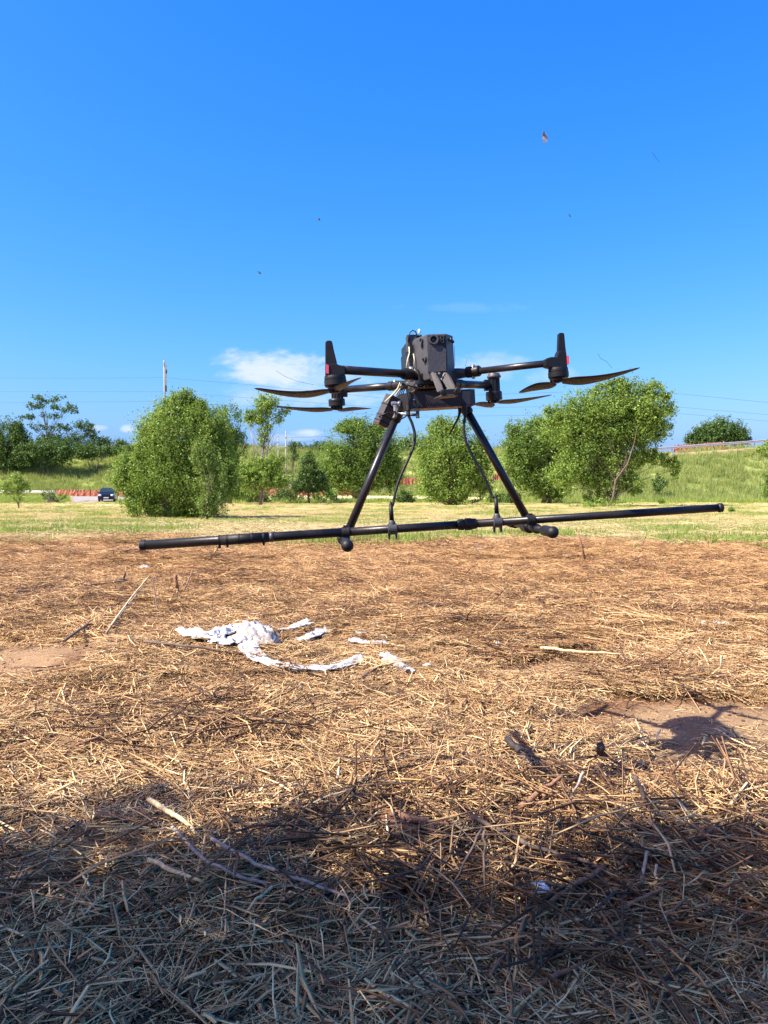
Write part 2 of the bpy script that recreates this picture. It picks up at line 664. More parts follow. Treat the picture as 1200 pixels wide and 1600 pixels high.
def ground_material():
    m, t, b = mat('field_ground')
    geo = t.node('ShaderNodeNewGeometry')
    pos = geo.outputs['Position']
    w = lambda n: t.node('ShaderNodeAttribute', attribute_name=n).outputs['Fac']
    sx = t.node('ShaderNodeSeparateXYZ')
    t.link(pos, sx.inputs[0])
    # stretched coordinates for mowing rows and litter
    mp = t.node('ShaderNodeMapping')
    mp.inputs['Scale'].default_value = (.45, 1.0, 1)
    t.link(pos, mp.inputs[0])
    st = mp.outputs[0]
    n_f = t.noise(pos, 60, 4, .7)
    n_m = t.noise(st, 9, 5, .7)
    n_l = t.noise(st, .8, 4, .6)
    # dark litter floor under the straw
    f = t.math('ADD', t.math('MULTIPLY', n_f, .6), t.math('MULTIPLY', n_m, .4))
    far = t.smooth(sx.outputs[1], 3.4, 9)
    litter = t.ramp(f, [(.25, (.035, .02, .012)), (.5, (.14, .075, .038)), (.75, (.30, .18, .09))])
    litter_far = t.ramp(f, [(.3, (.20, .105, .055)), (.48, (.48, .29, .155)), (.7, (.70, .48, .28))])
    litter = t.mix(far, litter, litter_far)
    # earth
    earth = t.ramp(t.math('ADD', t.math('MULTIPLY', n_f, .5), t.math('MULTIPLY', n_m, .5)), [(.3, (.13, .080, .042)), (.5, (.25, .162, .088)), (.75, (.37, .255, .145))])
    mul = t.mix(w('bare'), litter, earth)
    # mown field
    hayc = t.ramp(n_m, [(.3, (.46, .36, .17)), (.5, (.66, .56, .30)), (.72, (.78, .70, .44))])
    grc = t.ramp(n_m, [(.3, (.15, .20, .045)), (.55, (.30, .36, .10)), (.75, (.48, .50, .19))])
    gsel = t.math('MULTIPLY', t.smooth(t.math('ADD', t.math('MULTIPLY', n_l, .75), t.math('MULTIPLY', n_m, .25)), .52, .66), .65)
    field = t.mix(gsel, hayc, grc)
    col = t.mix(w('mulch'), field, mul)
    # bank
    n_b = t.noise(pos, .22, 4, .6)
    n_b2 = t.noise(pos, 2.2, 5, .7)
    bank = t.ramp(t.math('ADD', t.math('MULTIPLY', n_b, .55), t.math('MULTIPLY', n_b2, .45)), [(.3, (.09, .13, .03)), (.5, (.20, .25, .07)), (.7, (.40, .38, .16))])
    soil = t.ramp(n_b2, [(.3, (.22, .12, .08)), (.7, (.50, .30, .20))])
    bank = t.mix(w('soil'), bank, soil)
    col = t.mix(w('bank'), col, bank)
    t.link(col, b.inputs['Base Color'])
    b.inputs['Roughness'].default_value = .95
    b.inputs['Specular IOR Level'].default_value = .15
    bp = t.node('ShaderNodeBump')
    bp.inputs['Strength'].default_value = .9
    bp.inputs['Distance'].default_value = .02
    t.link(f, bp.inputs['Height'])
    t.link(bp.outputs[0], b.inputs['Normal'])
    return m


def build_ground():
    xs = axis([(-3000, 1), (-700, 500), (-150, 60), (-40, 4), (-14, .8), (-4, .2), (-2.6, .06), (2.6, .04), (4, .06), (14, .2), (50, .8), (150, 4), (700, 60), (3000, 500)])
    ys = axis([(-400, 1), (-40, 60), (-4, 4), (1.0, .4), (5, .04), (9, .08), (25, .22), (160, .9), (300, 12), (3200, 300)])
    X, Y = np.meshgrid(xs, ys)
    x, y = X.ravel(), Y.ravel()
    z = ground_z(x, y)
    nx, ny = len(xs), len(ys)
    i = np.arange(nx - 1)[None, :] + nx * np.arange(ny - 1)[:, None]
    i = i.ravel()
    F = np.stack([i, i + 1, i + 1 + nx, i + nx], 1)
    t = bank_t(x, y)
    mul = sstep(mulch_edge(x, y), -1.8, 1.5) 
    soil = sstep(t, .80, .90) * (1 - sstep(t, 1.02, 1.3)) * sstep(x, 25, 32) + sstep(fbm(x / 5, y / 5, 3), .5, .62) * sstep(t, .35, .7) * (1 - sstep(x, 0, 6)) * sstep(x, -30, -20) * .8
    me = np_mesh('ground', np.stack([x, y, z], 1), F, True, {
        'mulch': ('POINT', mul), 'bare': ('POINT', bare(x, y)), 'bank': ('POINT', sstep(t, -.04, .05)), 'soil': ('POINT', np.clip(soil, 0, 1))})
    o = link_mesh('ground', me, ground_material())
    tag(o, 'open field ground of earth, mown hay and a grassy embankment', None, None, 'structure')
    o['category'] = 'ground'


build_ground()


def gravel():
    m, t, b = mat('gravel')
    geo = t.node('ShaderNodeNewGeometry')
    n = t.noise(geo.outputs['Position'], 4, 5, .7)
    t.link(t.ramp(n, [(.3, (.17, .16, .155)), (.7, (.31, .29, .28))]), b.inputs['Base Color'])
    b.inputs['Roughness'].default_value = .95
    ys = np.linspace(78, 104, 27)
    us = np.linspace(0, 1, 9)
    V, F = [], []
    for y in ys:
        a = P(112 + 3 * math.sin(y), 780, y)[0]
        c = P(205, 780, y)[0]
        for u in us:
            x = a + (c - a) * u
            V.append((x, y, gz(x, y) + .05))
    for i in range(len(ys) - 1):
        for k in range(8):
            a = i * 9 + k
            F.append((a, a + 1, a + 10, a + 9))
    o = link_mesh('gravel_road', np_mesh('gravel_road', V, F, True), m)
    tag(o, 'pale grey gravel parking strip beside the orange net', None, None, 'structure')
    o['category'] = 'gravel road'


gravel()


# ------------------------------------------------------------------ scattered stuff
def strands(n, R_, zr, lrange, wrange, tones, bend=.25, tilt=.12, rng=RNG, flat=.45):
    """n bent strands lying in a patch; 3 rings of 3 vertices each"""
    ang = rng.uniform(0, 2 * np.pi, n)
    rr = R_ * np.sqrt(rng.uniform(0, 1, n))
    a2 = rng.uniform(0, 2 * np.pi, n)
    c = np.stack([rr * np.cos(a2), rr * np.sin(a2), rng.uniform(zr[0], zr[1], n)], 1)
    L = rng.uniform(0, 1, n) ** 1.6 * (lrange[1] - lrange[0]) + lrange[0]
    wd = rng.uniform(0, 1, n) ** 1.8 * (wrange[1] - wrange[0]) + wrange[0]
    el = rng.normal(0, tilt, n)
    d = np.stack([np.cos(ang) * np.cos(el), np.sin(ang) * np.cos(el), np.sin(el)], 1)
    side = np.stack([-np.sin(ang), np.cos(ang), np.zeros(n)], 1)
    up = np.cross(d, side)
    up /= np.linalg.norm(up, axis=1)[:, None]
    bl = rng.normal(0, bend, n)[:, None] * side * L[:, None] * .5 + np.abs(rng.normal(0, bend * .5, n))[:, None] * up * L[:, None] * .35
    roll = rng.uniform(0, np.pi, n)
    V = []
    for s, k, wk in ((-.5, 0, .7), (0, 1, 1.0), (.5, 0, .6)):
        base = c + d * (s * L)[:, None] + bl * k
        for j in range(3):
            th = roll + j * 2 * np.pi / 3
            V.append(base + (np.cos(th) * wd * wk * .5)[:, None] * side + (np.sin(th) * wd * wk * .5 * flat)[:, None] * up)
    V = np.stack(V, 1).reshape(-1, 3)
    b = (np.arange(n) * 9)[:, None]
    fl = []
    for r in (0, 3):
        for j in range(3):
            j2 = (j + 1) % 3
            fl.append(np.concatenate([b + r + j, b + r + j2, b + r + 3 + j2, b + r + 3 + j], 1))
    F = np.stack(fl, 1).reshape(-1, 4)
    tone = rng.choice(tones, n) + rng.normal(0, .06, n)
    return V, F, np.repeat(np.clip(tone, 0, 1), 6)


def blades(n, R_, h, w, lean=.35, rng=RNG, seg=2):
    """upright grass blades in a tuft"""
    a2 = rng.uniform(0, 2 * np.pi, n)
    rr = R_ * np.sqrt(rng.uniform(0, 1, n))
    c = np.stack([rr * np.cos(a2), rr * np.sin(a2), np.full(n, -.02)], 1)
    H = rng.uniform(h[0], h[1], n)
    la = rng.uniform(0, 2 * np.pi, n)
    le = np.abs(rng.normal(0, lean, n))
    ld = np.stack([np.cos(la), np.sin(la), np.zeros(n)], 1)
    fa = rng.uniform(0, np.pi, n)
    sd = np.stack([np.cos(fa), np.sin(fa), np.zeros(n)], 1)
    V = []
    for s, wk in ((0, 1), (.55, .8), (1, .15)):
        b = c + ld * (le * H * s * s)[:, None]
        b[:, 2] += H * s * (1 - .25 * np.minimum(le, 1.4) * s)
        V += [b - sd * w * wk / 2, b + sd * w * wk / 2]
    V = np.stack(V, 1).reshape(-1, 3)
    i = (np.arange(n) * 6)[:, None]
    F = np.stack([np.concatenate([i, i + 1, i + 3, i + 2], 1), np.concatenate([i + 2, i + 3, i + 5, i + 4], 1)], 1).reshape(-1, 4)
    return V, F, np.repeat(rng.uniform(0, 1, n), 2)


def join(parts):
    V, F, T, o = [], [], [], 0
    for v, f, t in parts:
        V.append(v)
        F.append(f + o)
        T.append(t)
        o += len(v)
    return np.concatenate(V), np.concatenate(F), np.concatenate(T)


def scatter(name, pos, rot, scale, variants, material, label, cat):
    """one object of stuff: geometry nodes put a variant patch on every point"""
    vc = bpy.data.collections.new(name + '_variants')
    for i, (v, f, t) in enumerate(variants):
        me = np_mesh(name + '_patch', v, f, False, {'tone': ('FACE', t)})
        me.materials.append(material)
        vc.objects.link(bpy.data.objects.new(name + '_patch', me))
    me = bpy.data.meshes.new(name)
    n = len(pos)
    me.vertices.add(n)
    me.vertices.foreach_set('co', np.asarray(pos, np.float32).ravel())
    a = me.attributes.new('rot', 'FLOAT_VECTOR', 'POINT')
    a.data.foreach_set('vector', np.asarray(rot, np.float32).ravel())
    a = me.attributes.new('scl', 'FLOAT', 'POINT')
    a.data.foreach_set('value', np.asarray(scale, np.float32))
    a = me.attributes.new('pick', 'INT', 'POINT')
    a.data.foreach_set('value', RNG.integers(0, len(variants), n).astype(np.int32))
    o = bpy.data.objects.new(name, me)
    COL.objects.link(o)
    ng = bpy.data.node_groups.new(name, 'GeometryNodeTree')
    ng.interface.new_socket('Geometry', in_out='INPUT', socket_type='NodeSocketGeometry')
    ng.interface.new_socket('Geometry', in_out='OUTPUT', socket_type='NodeSocketGeometry')
    N, L = ng.nodes, ng.links
    gi, go = N.new('NodeGroupInput'), N.new('NodeGroupOutput')
    iop = N.new('GeometryNodeInstanceOnPoints')
    ci = N.new('GeometryNodeCollectionInfo')
    ci.inputs['Collection'].default_value = vc
    ci.inputs['Separate Children'].default_value = True
    ci.inputs['Reset Children'].default_value = True

    def named(nm, ty):
        q = N.new('GeometryNodeInputNamedAttribute')
        q.data_type = ty
        q.inputs['Name'].default_value = nm
        return q.outputs[0]
    L.new(gi.outputs[0], iop.inputs['Points'])
    L.new(ci.outputs[0], iop.inputs['Instance'])
    iop.inputs['Pick Instance'].default_value = True
    L.new(named('pick', 'INT'), iop.inputs['Instance Index'])
    e = N.new('FunctionNodeEulerToRotation')
    L.new(named('rot', 'FLOAT_VECTOR'), e.inputs[0])
    L.new(e.outputs[0], iop.inputs['Rotation'])
    L.new(named('scl', 'FLOAT'), iop.inputs['Scale'])
    L.new(iop.outputs[0], go.inputs[0])
    md = o.modifiers.new('scatter', 'NODES')
    md.node_group = ng
    tag(o, label, None, None, 'stuff')
    o['category'] = cat
    return o


def sample(n, y0, y1, spread, power=1.0):
    """points over the ground wedge in front of the camera, denser near"""
    u = RNG.uniform(0, 1, n)
    if power == 1:
        y = y0 * (y1 / y0) ** u
    else:
        y = (y0 ** (1 - power) + u * (y1 ** (1 - power) - y0 ** (1 - power))) ** (1 / (1 - power))
    x = RNG.uniform(-1, 1, n) * (spread * y + 1.2)
    return x, y


def place(x, y, lift=0.0, tilt=.1):
    z = ground_z(x, y) + lift
    n = len(x)
    return np.stack([x, y, z], 1), np.stack([RNG.normal(0, tilt, n), RNG.normal(0, tilt, n), RNG.uniform(0, 6.28, n)], 1)


def build_straw():
    fine = [.30, .42, .50, .58, .66, .72, .80, .88]
    var = []
    for i in range(9):
        ps = [strands(200, .30, (0, .04), (.04, .24), (.0028, .0085), fine, .20, .10),
              strands(46, .30, (.005, .05), (.05, .26), (.008, .020), [.25, .38, .5, .62, .8], .08, .09, flat=.16),
              strands(22, .30, (.01, .055), (.12, .42), (.004, .011), [.05, .15, .25, .45], .10, .12, flat=.9)]
        var.append(join(ps))
    x, y = sample(7200, 1.1, 5.5, .62, 1.55)
    k = RNG.uniform(0, 1, len(x)) > bare(x, y, 1.6) * .975
    x, y = x[k], y[k]
    p, r = place(x, y, RNG.uniform(-.010, .020, len(x)), .10)
    scatter('straw_litter', p, r, RNG.uniform(.48, .74, len(x)), var, M['straw'], 'loose brown and golden chopped straw covering the near ground', 'straw')
    # sparse chips and crumbs over the bare earth
    varc = [join([strands(26, .30, (0, .006), (.01, .09), (.002, .007), fine, .2, .06), strands(30, .30, (-.002, .004), (.006, .018), (.006, .014), [.1, .25, .4, .5], .05, .1, flat=.9)]) for i in range(4)]
    xc, yc = sample(3000, 1.1, 7, .62, 1.4)
    k = (bare(xc, yc, 1.4) > .3) & (RNG.uniform(0, 1, len(xc)) < .45)
    pc, rc = place(xc[k], yc[k], 0, .03)
    scatter('straw_chips', pc, rc, RNG.uniform(.6, 1.0, k.sum()), varc, M['straw'], 'thin sprinkle of straw chips and crumbs over the bare earth', 'straw')
    # further out: the same litter, coarser
    var2 = [join([strands(260, .5, (0, .035), (.06, .30), (.005, .011), fine[:7], .2, .10), strands(24, .5, (.0, .06), (.15, .5), (.004, .009), [.05, .15, .3], .15, .16)]) for i in range(6)]
    x, y = sample(7000, 4.8, 17.5, .62, 1.3)
    k = (RNG.uniform(0, 1, len(x)) > bare(x, y)) & (mulch_edge(x, y) > RNG.normal(.1, 1.2, len(x)))
    x, y = x[k], y[k]
    p, r = place(x, y, RNG.uniform(-.02, .02, len(x)), .07)
    vart = [strands(70, .38, (.0, .07), (.10, .50), (.004, .012), [.03, .1, .2, .3, .45], .2, .17, flat=.9) for i in range(5)]
    xt, yt = sample(2600, 1.4, 14, .62, 1.25)
    k = (fbm(xt / .6, yt / .5, 401, 3) > .55) & (bare(xt, yt, 1.5) < .3)
    pt, rt = place(xt[k], yt[k], 0, .12)
    scatter('dead_stems', pt, rt, RNG.uniform(.55, .9, k.sum()), vart, M['straw'], 'darker broken stems and twigs heaped in patches on the straw', 'dead stems')
    scatter('straw_litter', p, r, RNG.uniform(.6, .95, len(x)), var2, M['straw'], 'reddish chopped straw covering the middle of the field', 'straw')
    # hay stubble on the mown field
    varh = [join([strands(150, .8, (0, .04), (.1, .35), (.008, .016), [.3, .5, .7, .9], .2, .12)]) for i in range(4)]
    x, y = sample(11000, 10.5, 88, .62, 1.2)
    k = (mulch_edge(x, y) < RNG.normal(-.2, .6, len(x))) & (bank_t(x, y) < -.02)
    x, y = x[k], y[k]
    p, r = place(x, y, -.01, .04)
    scatter('mown_hay', p, r, RNG.uniform(.8, 1.4, len(x)), varh, M['hay'], 'pale mown hay lying across the field', 'hay')
    varg = [blades(80, .35, (.05, .17), .012) for i in range(5)]
    x, y = sample(26000, 10.5, 90, .62, 1.1)
    gsel = fbm(x * .36, y * .8, 55, 4)
    ed = mulch_edge(x, y)
    k = (ed < RNG.normal(.3, .8, len(x))) & (gsel > RNG.normal(.57, .04, len(x))) & (bank_t(x, y) < .02)
    x, y = x[k], y[k]
    p, r = place(x, y, 0, .08)
    scatter('green_grass', p, r, RNG.uniform(.7, 1.3, len(x)), varg, M['grass_green'], 'patches of short green grass on the mown field', 'grass')
    # bank
    varb = [join([blades(70, .7, (.25, .75), .03, .4), blades(14, .7, (.6, 1.0), .03, .2)]) for i in range(6)]
    n = 30000
    x = RNG.uniform(-75, 85, n)
    y = RNG.uniform(78, 134, n)
    t = bank_t(x, y)
    rd = (x > P(108, 780, 90)[0] * y / 90) & (x < P(190, 780, 90)[0] * y / 90) & (y < 104)
    k = (t > -.05) & (t < 1.15) & ~rd & ~((t > .84) & (t < 1.1) & (x > 25) & (RNG.uniform(0, 1, n) > .06)) & (RNG.uniform(0, 1, n) < .45 + .5 * fbm(x / 4, y / 4, 91))
    x, y = x[k], y[k]
    p, r = place(x, y, -.03, .08)
    scatter('bank_grass', p, r, RNG.uniform(.6, 1.3, len(x)), varb, M['grass_bank'], 'long green and straw coloured grass on the embankment', 'grass')
    # taller green weeds at the foot of the bank and around the left car park
    varw = [blades(60, .5, (.2, .55), .035, .5) for i in range(4)]
    n = 2600
    x = np.concatenate([RNG.uniform(-60, 45, n), RNG.uniform(-62, -34, 900)])
    y = np.concatenate([RNG.normal(80, 2.5, n), RNG.uniform(76, 102, 900)])
    xr = x / y
    k = ~((xr > (106 - 600) / 1200) & (xr < (190 - 600) / 1200) & (y < 104)) & (fbm(x / 3, y / 3, 66) > .42)
    x, y = x[k], y[k]
    p, r = place(x, y, -.02, .08)
    scatter('weeds', p, r, RNG.uniform(.6, 1.3, len(x)), varw, M['grass_green'], 'green weeds along the far edge of the field', 'weeds')


build_straw()


# ------------------------------------------------------------------ trees
def rand_unit(n):
    v = RNG.normal(0, 1, (n, 3))
    return v / np.linalg.norm(v, axis=1)[:, None]


def leaf_quads(C, D, size, asp=.5, up_bias=.3):
    n = len(C)
    nrm = rand_unit(n) + D * .6
    nrm[:, 2] += up_bias
    nrm /= np.linalg.norm(nrm, axis=1)[:, None]
    a = np.cross(nrm, rand_unit(n))
    a /= np.linalg.norm(a, axis=1)[:, None] + 1e-9
    b = np.cross(nrm, a)
    s = (size * RNG.uniform(.45, 1.5, n))[:, None]
    V = np.stack([C - a * s * .5, C + b * s * asp * .5 + nrm * s * .08, C + a * s * .5, C - b * s * asp * .5 + nrm * s * .08], 1).reshape(-1, 3)
    F = np.arange(4 * n).reshape(-1, 4)
    return V, F


def tree(name, label, cat, Y, lobes, base, leaf='leaf_mid', lpx=3.0, dens=1.0, stems=1, trunk_px=5, bark='bark', group=None, clump=14, loose=.16,
         hollow=.45, limb=26, depth=.8, elong=1.0, asp=.5, ztop=None, extra=None):
    """lobes: (px, py, rx, ry[, density]) in picture units at distance Y"""
    lpx = lpx * .82
    s = Y / FPX
    bx = P(base, 780, Y)[0]
    bz = gz(bx, Y)
    root = empty(name, (bx, Y, bz), label, cat, group)
    Cs, Ds, tones = [], [], []
    ends = []
    for lb in lobes:
        px, py, rx, ry = lb[:4]
        dn = lb[4] if len(lb) > 4 else 1.0
        c = P(px, py, Y)
        rxw, rzw = rx * s, ry * s
        ryw = min(rxw, max(rzw, rxw * .6)) * depth
        c = c + np.array([0, RNG.normal(0, .12) * ryw, 0])
        n = int(math.pi * rx * ry * 1.5 * dens * dn * (3.0 / lpx) ** 2)
        nc = max(3, n // clump)
        u = rand_unit(nc)
        rad = (hollow + (1 - hollow) * RNG.uniform(0, 1, nc) ** .6)
        rad = rad * (1 + .22 * np.clip(RNG.normal(0, 1, nc), -1, 1.6) * (rad > .8))
        cc = c + u * rad[:, None] * np.array([rxw, ryw, rzw]) * .97
        out = u * np.array([1, 1, .8])
        # small clumps of leaves, drawn out along the shoot direction
        sd = u * .6 + np.array([0, 0, .55 * elong])
        sd /= np.linalg.norm(sd, axis=1)[:, None]
        cs = loose * min(rxw, rzw) * RNG.uniform(.5, 1.4, nc)
        cs = np.clip(cs, lpx * s * 1.5, None)
        kk = 11 * s
        vn = vnoise(cc[:, 0] / kk + 31 + cc[:, 1] / kk * .6, cc[:, 2] / kk + 57, 5)
        drop = RNG.uniform(0, 1, nc) < np.clip((.42 - vn) * 4, 0, .92)
        # leafy shoots that break the outline
        nsh = max(2, int(math.sqrt(rx * ry) * .30 * dn))
        us = rand_unit(nsh)
        us[:, 2] = np.abs(us[:, 2]) * 1.1 - .25
        for q_ in (.98, 1.12, 1.26):
            sel = RNG.uniform(0, 1, nsh) < (1.25 - (q_ - .98) * 2)
            add = c + (us * q_ * RNG.uniform(.94, 1.04, nsh)[:, None])[sel] * np.array([rxw, ryw, rzw])
            cc = np.concatenate([cc, add])
            u = np.concatenate([u, us[sel]])
            drop = np.concatenate([drop, np.zeros(len(add), bool)])
        cc, u = cc[~drop], u[~drop]
        nc = len(cc)
        out = u * np.array([1, 1, .8])
        sd = u * .6 + np.array([0, 0, .55 * elong])
        sd /= np.linalg.norm(sd, axis=1)[:, None]
        cs = np.clip(loose * min(rxw, rzw) * RNG.uniform(.5, 1.4, nc), lpx * s * 1.5, None)
        idx = np.repeat(np.arange(nc), clump)
        m = len(idx)
        off = RNG.normal(0, .5, (m, 3)) * cs[idx][:, None]
        off += sd[idx] * (RNG.normal(0, .55 * elong, m) * cs[idx])[:, None]
        Cs.append(cc[idx] + off)
        Ds.append(out[idx])
        tn = RNG.uniform(.1, .9, nc)
        tones.append(np.clip(tn[idx] + RNG.normal(0, .15, m), 0, 1))
        k = RNG.integers(0, nc, max(2, int(limb * rx * ry / sum(l[2] * l[3] for l in lobes))))
        ends += [(cc[j], c) for j in k]
    C = np.concatenate(Cs)
    D = np.concatenate(Ds)
    T = np.concatenate(tones)
    k = C[:, 2] > bz + .02
    C, D, T = C[k], D[k], T[k]
    V, F = leaf_quads(C, D, lpx * s * 1.35, asp)
    V -= np.array([bx, Y, bz])
    me = np_mesh('crown', V, F, False, {'tone': ('FACE', T)})
    link_mesh('crown', me, M[leaf], root)
    # trunk and limbs
    mb = MB((bx, Y, bz))
    top = max(e[0][2] for e in ends)
    th = (top - bz)
    roots = []
    for i in range(stems):
        o = np.array([bx + RNG.normal(0, .35) * (stems > 1) * s * 14, Y + RNG.normal(0, .3) * (stems > 1) * s * 14, bz - .1])
        ctr = np.mean([e[1] for e in ends], axis=0)
        tip = np.array([bx + (ctr[0] - bx) * .8 + RNG.normal(0, .04) * th, Y + RNG.normal(0, .04) * th, bz + th * .72])
        if stems > 1:
            tip = tip + np.array([RNG.normal(0, .14) * th, RNG.normal(0, .1) * th, RNG.uniform(-.2, .0) * th])
        pts = [o + (tip - o) * q + np.array([RNG.normal(0, .012), RNG.normal(0, .012), 0]) * th * (0 < q < 1) for q in (0, .15, .35, .55, .8, 1)]
        r0 = trunk_px * s * .5 / math.sqrt(stems)
        mb.tube(pts, [r0 * 1.25, r0, r0 * .85, r0 * .65, r0 * .4, r0 * .2], 7)
        roots.append((pts, r0))
    for e, c in ends:
        pts, r0 = roots[RNG.integers(0, len(roots))]
        q = np.clip((e[2] - bz) / th * .75 - .08, .12, .9)
        j = q * (len(pts) - 1)
        i0 = int(min(j, len(pts) - 2))
        st = pts[i0] + (pts[i0 + 1] - pts[i0]) * (j - i0)
        mid = (st + e) / 2 + np.array([RNG.normal(0, .02), RNG.normal(0, .02), .03]) * th
        rr = r0 * (1 - q) * .32 + r0 * .07
        mb.tube([st, mid, e], [rr, rr * .6, rr * .2], 5, cap=False)
    if extra:
        extra(mb, s)
    mb.build('trunk', M[bark], root)
    return root


def px_branch(Y, pts, r0, r1):
    def f(mb, s):
        P3 = [P(a, b, Y) + np.array([0, RNG.normal(0, .5) * s * 4, 0]) for a, b in pts]
        n = len(P3)
        mb.tube(P3, [(r0 + (r1 - r0) * i / (n - 1)) * s for i in range(n)], 6)
    return f


def many(*fs):
    def f(mb, s):
        for g in fs:
            g(mb, s)
    return f


GT = 'trees behind the field'
tree('bushy_tree', 'large dense bushy tree left of the drone reaching down to the ground', 'tree', 33,
     [(275, 690, 58, 56), (240, 752, 50, 44), (295, 755, 58, 50), (285, 642, 34, 28), (240, 680, 28, 34), (318, 668, 34, 34), (224, 785, 34, 24), (262, 800, 60, 18), (312, 792, 40, 20), (200, 738, 24, 30),
      (252, 650, 14, 18, .7), (292, 622, 14, 14, .7), (268, 628, 10, 14, .7), (312, 636, 12, 14, .6), (345, 740, 30, 48), (335, 690, 24, 34, .9), (188, 752, 14, 18, .6), (224, 708, 14, 20, .7), (345, 700, 18, 26, .7)],
     268, 'leaf_bright', 2.7, 1.15, stems=5, trunk_px=16, limb=60, elong=1.6, loose=.15, hollow=.35)
tree('olive_shrub', 'greyer olive shrub growing into the right side of the large bushy tree', 'shrub', 31,
     [(322, 724, 17, 38, .6), (310, 710, 12, 24, .5), (334, 758, 20, 30, .6), (328, 788, 22, 18, .7), (344, 732, 10, 24, .4)], 322, 'leaf_olive', 2.4, 1.0, stems=3, trunk_px=4, limb=20, elong=1.8, loose=.2)
tree('poplar_tree', 'mid green tree with narrow upright top behind the bushy tree', 'tree', 70,
     [(358, 662, 20, 30), (372, 690, 14, 30, .7), (350, 710, 26, 34), (365, 750, 26, 32)], 358, 'leaf_mid', 2.6, 1.0, trunk_px=6, limb=24, elong=1.7)
tree('slim_tree', 'slim pale-barked tree with leaf clumps near its top and bare lower branches', 'tree', 66,
     [(418, 628, 17, 17), (408, 648, 18, 14, .9), (396, 658, 12, 13, .9), (446, 644, 9, 8, .6), (434, 655, 10, 10, .5), (414, 668, 12, 18, .7), (412, 690, 8, 12, .5), (388, 652, 8, 10, .6)],
     407, 'leaf_bright', 2.7, .8, trunk_px=3.5, bark='bark_pale', limb=26, loose=.3,
     extra=many(px_branch(66, [(408, 730), (411, 700), (416, 660), (420, 625)], 1.8, .6), px_branch(66, [(398, 725), (396, 695), (390, 668)], 1.1, .4), px_branch(66, [(400, 722), (402, 705), (388, 662)], .8, .4),
                px_branch(66, [(411, 710), (424, 700), (432, 690)], .8, .3), px_branch(66, [(411, 702), (420, 692), (427, 678)], .8, .3), px_branch(66, [(404, 712), (396, 700), (384, 690), (378, 705)], .7, .3),
                px_branch(66, [(416, 660), (430, 652), (446, 644)], .9, .4)))
tree('small_tree', 'low spreading tree under the slim pale-barked tree', 'tree', 64, [(413, 735, 36, 20), (400, 752, 28, 20), (430, 748, 28, 18), (425, 722, 22, 12), (388, 745, 18, 18)],
     406, 'leaf_bright', 2.7, .85, trunk_px=5, limb=20)
tree('dark_shrub', 'dark green shrub between the small tree and the round tree', 'shrub', 74, [(482, 742, 18, 32), (470, 758, 16, 18), (497, 755, 16, 22), (484, 718, 9, 14, .7)], 483, 'leaf_dark', 2.6, 1.1, trunk_px=4, limb=10)
tree('round_tree', 'broad round tree just left of the left landing leg', 'tree', 90,
     [(562, 692, 42, 36), (532, 720, 32, 34), (590, 705, 34, 36), (560, 740, 50, 34), (612, 735, 20, 34), (520, 745, 22, 28), (548, 668, 24, 14), (590, 672, 16, 14)],
     565, 'leaf_mid', 2.5, 1.15, stems=2, trunk_px=9, limb=36, hollow=.4)
tree('round_tree', 'dense round tree seen between the two landing legs', 'tree', 66,
     [(702, 705, 38, 44), (680, 735, 34, 38), (728, 735, 34, 40), (705, 765, 52, 24), (690, 672, 22, 20), (718, 668, 20, 18), (665, 700, 16, 22, .6), (748, 700, 16, 24, .6), (752, 748, 18, 30)],
     702, 'leaf_bright', 2.7, 1.1, stems=3, trunk_px=9, limb=36, hollow=.4, elong=1.4)
tree('bushy_tree', 'full rounded tree behind the left side of the large right tree', 'tree', 72,
     [(835, 690, 42, 36), (818, 722, 34, 36), (865, 700, 34, 44), (850, 745, 44, 32), (812, 700, 24, 26), (862, 768, 26, 14), (885, 735, 26, 30, .8), (800, 672, 12, 14, .6), (850, 662, 24, 14, .7)],
     850, 'leaf_mid', 2.6, 1.1, stems=3, trunk_px=9, limb=34, hollow=.4)
tree('walnut_tree', 'largest tree right of the drone with open crown and drooping right branch', 'tree', 58,
     [(925, 645, 50, 34), (975, 635, 46, 34), (895, 672, 44, 36), (955, 680, 56, 34), (1012, 645, 36, 30), (990, 682, 42, 24), (1026, 672, 26, 18, .8), (1018, 612, 22, 16, .8), (968, 603, 26, 13, .9), (1043, 640, 14, 12, .6), (868, 650, 18, 16, .7), (935, 612, 18, 10, .6), (1046, 618, 8, 10, .5),
      (945, 720, 42, 26, .8), (1015, 712, 26, 12, .9), (1042, 722, 16, 12, .9), (1055, 735, 7, 16, .8), (905, 720, 34, 32, .8), (880, 745, 26, 24, .7), (985, 722, 30, 16, .7), (930, 752, 32, 18, .7), (975, 752, 26, 14, .7), (990, 765, 14, 10, .6), (940, 775, 26, 12, .7)],
     942, 'leaf_bright', 3.0, 1.0, stems=3, trunk_px=6, limb=80, hollow=.2, loose=.30, clump=34)
tree('hilltop_tree', 'dark rounded tree standing on top of the right embankment', 'tree', 125, [(1105, 682, 30, 18), (1130, 676, 34, 22), (1150, 684, 24, 14), (1088, 690, 18, 10)], 1120, 'leaf_dark', 2.4, 1.15, stems=2, trunk_px=5, limb=20)
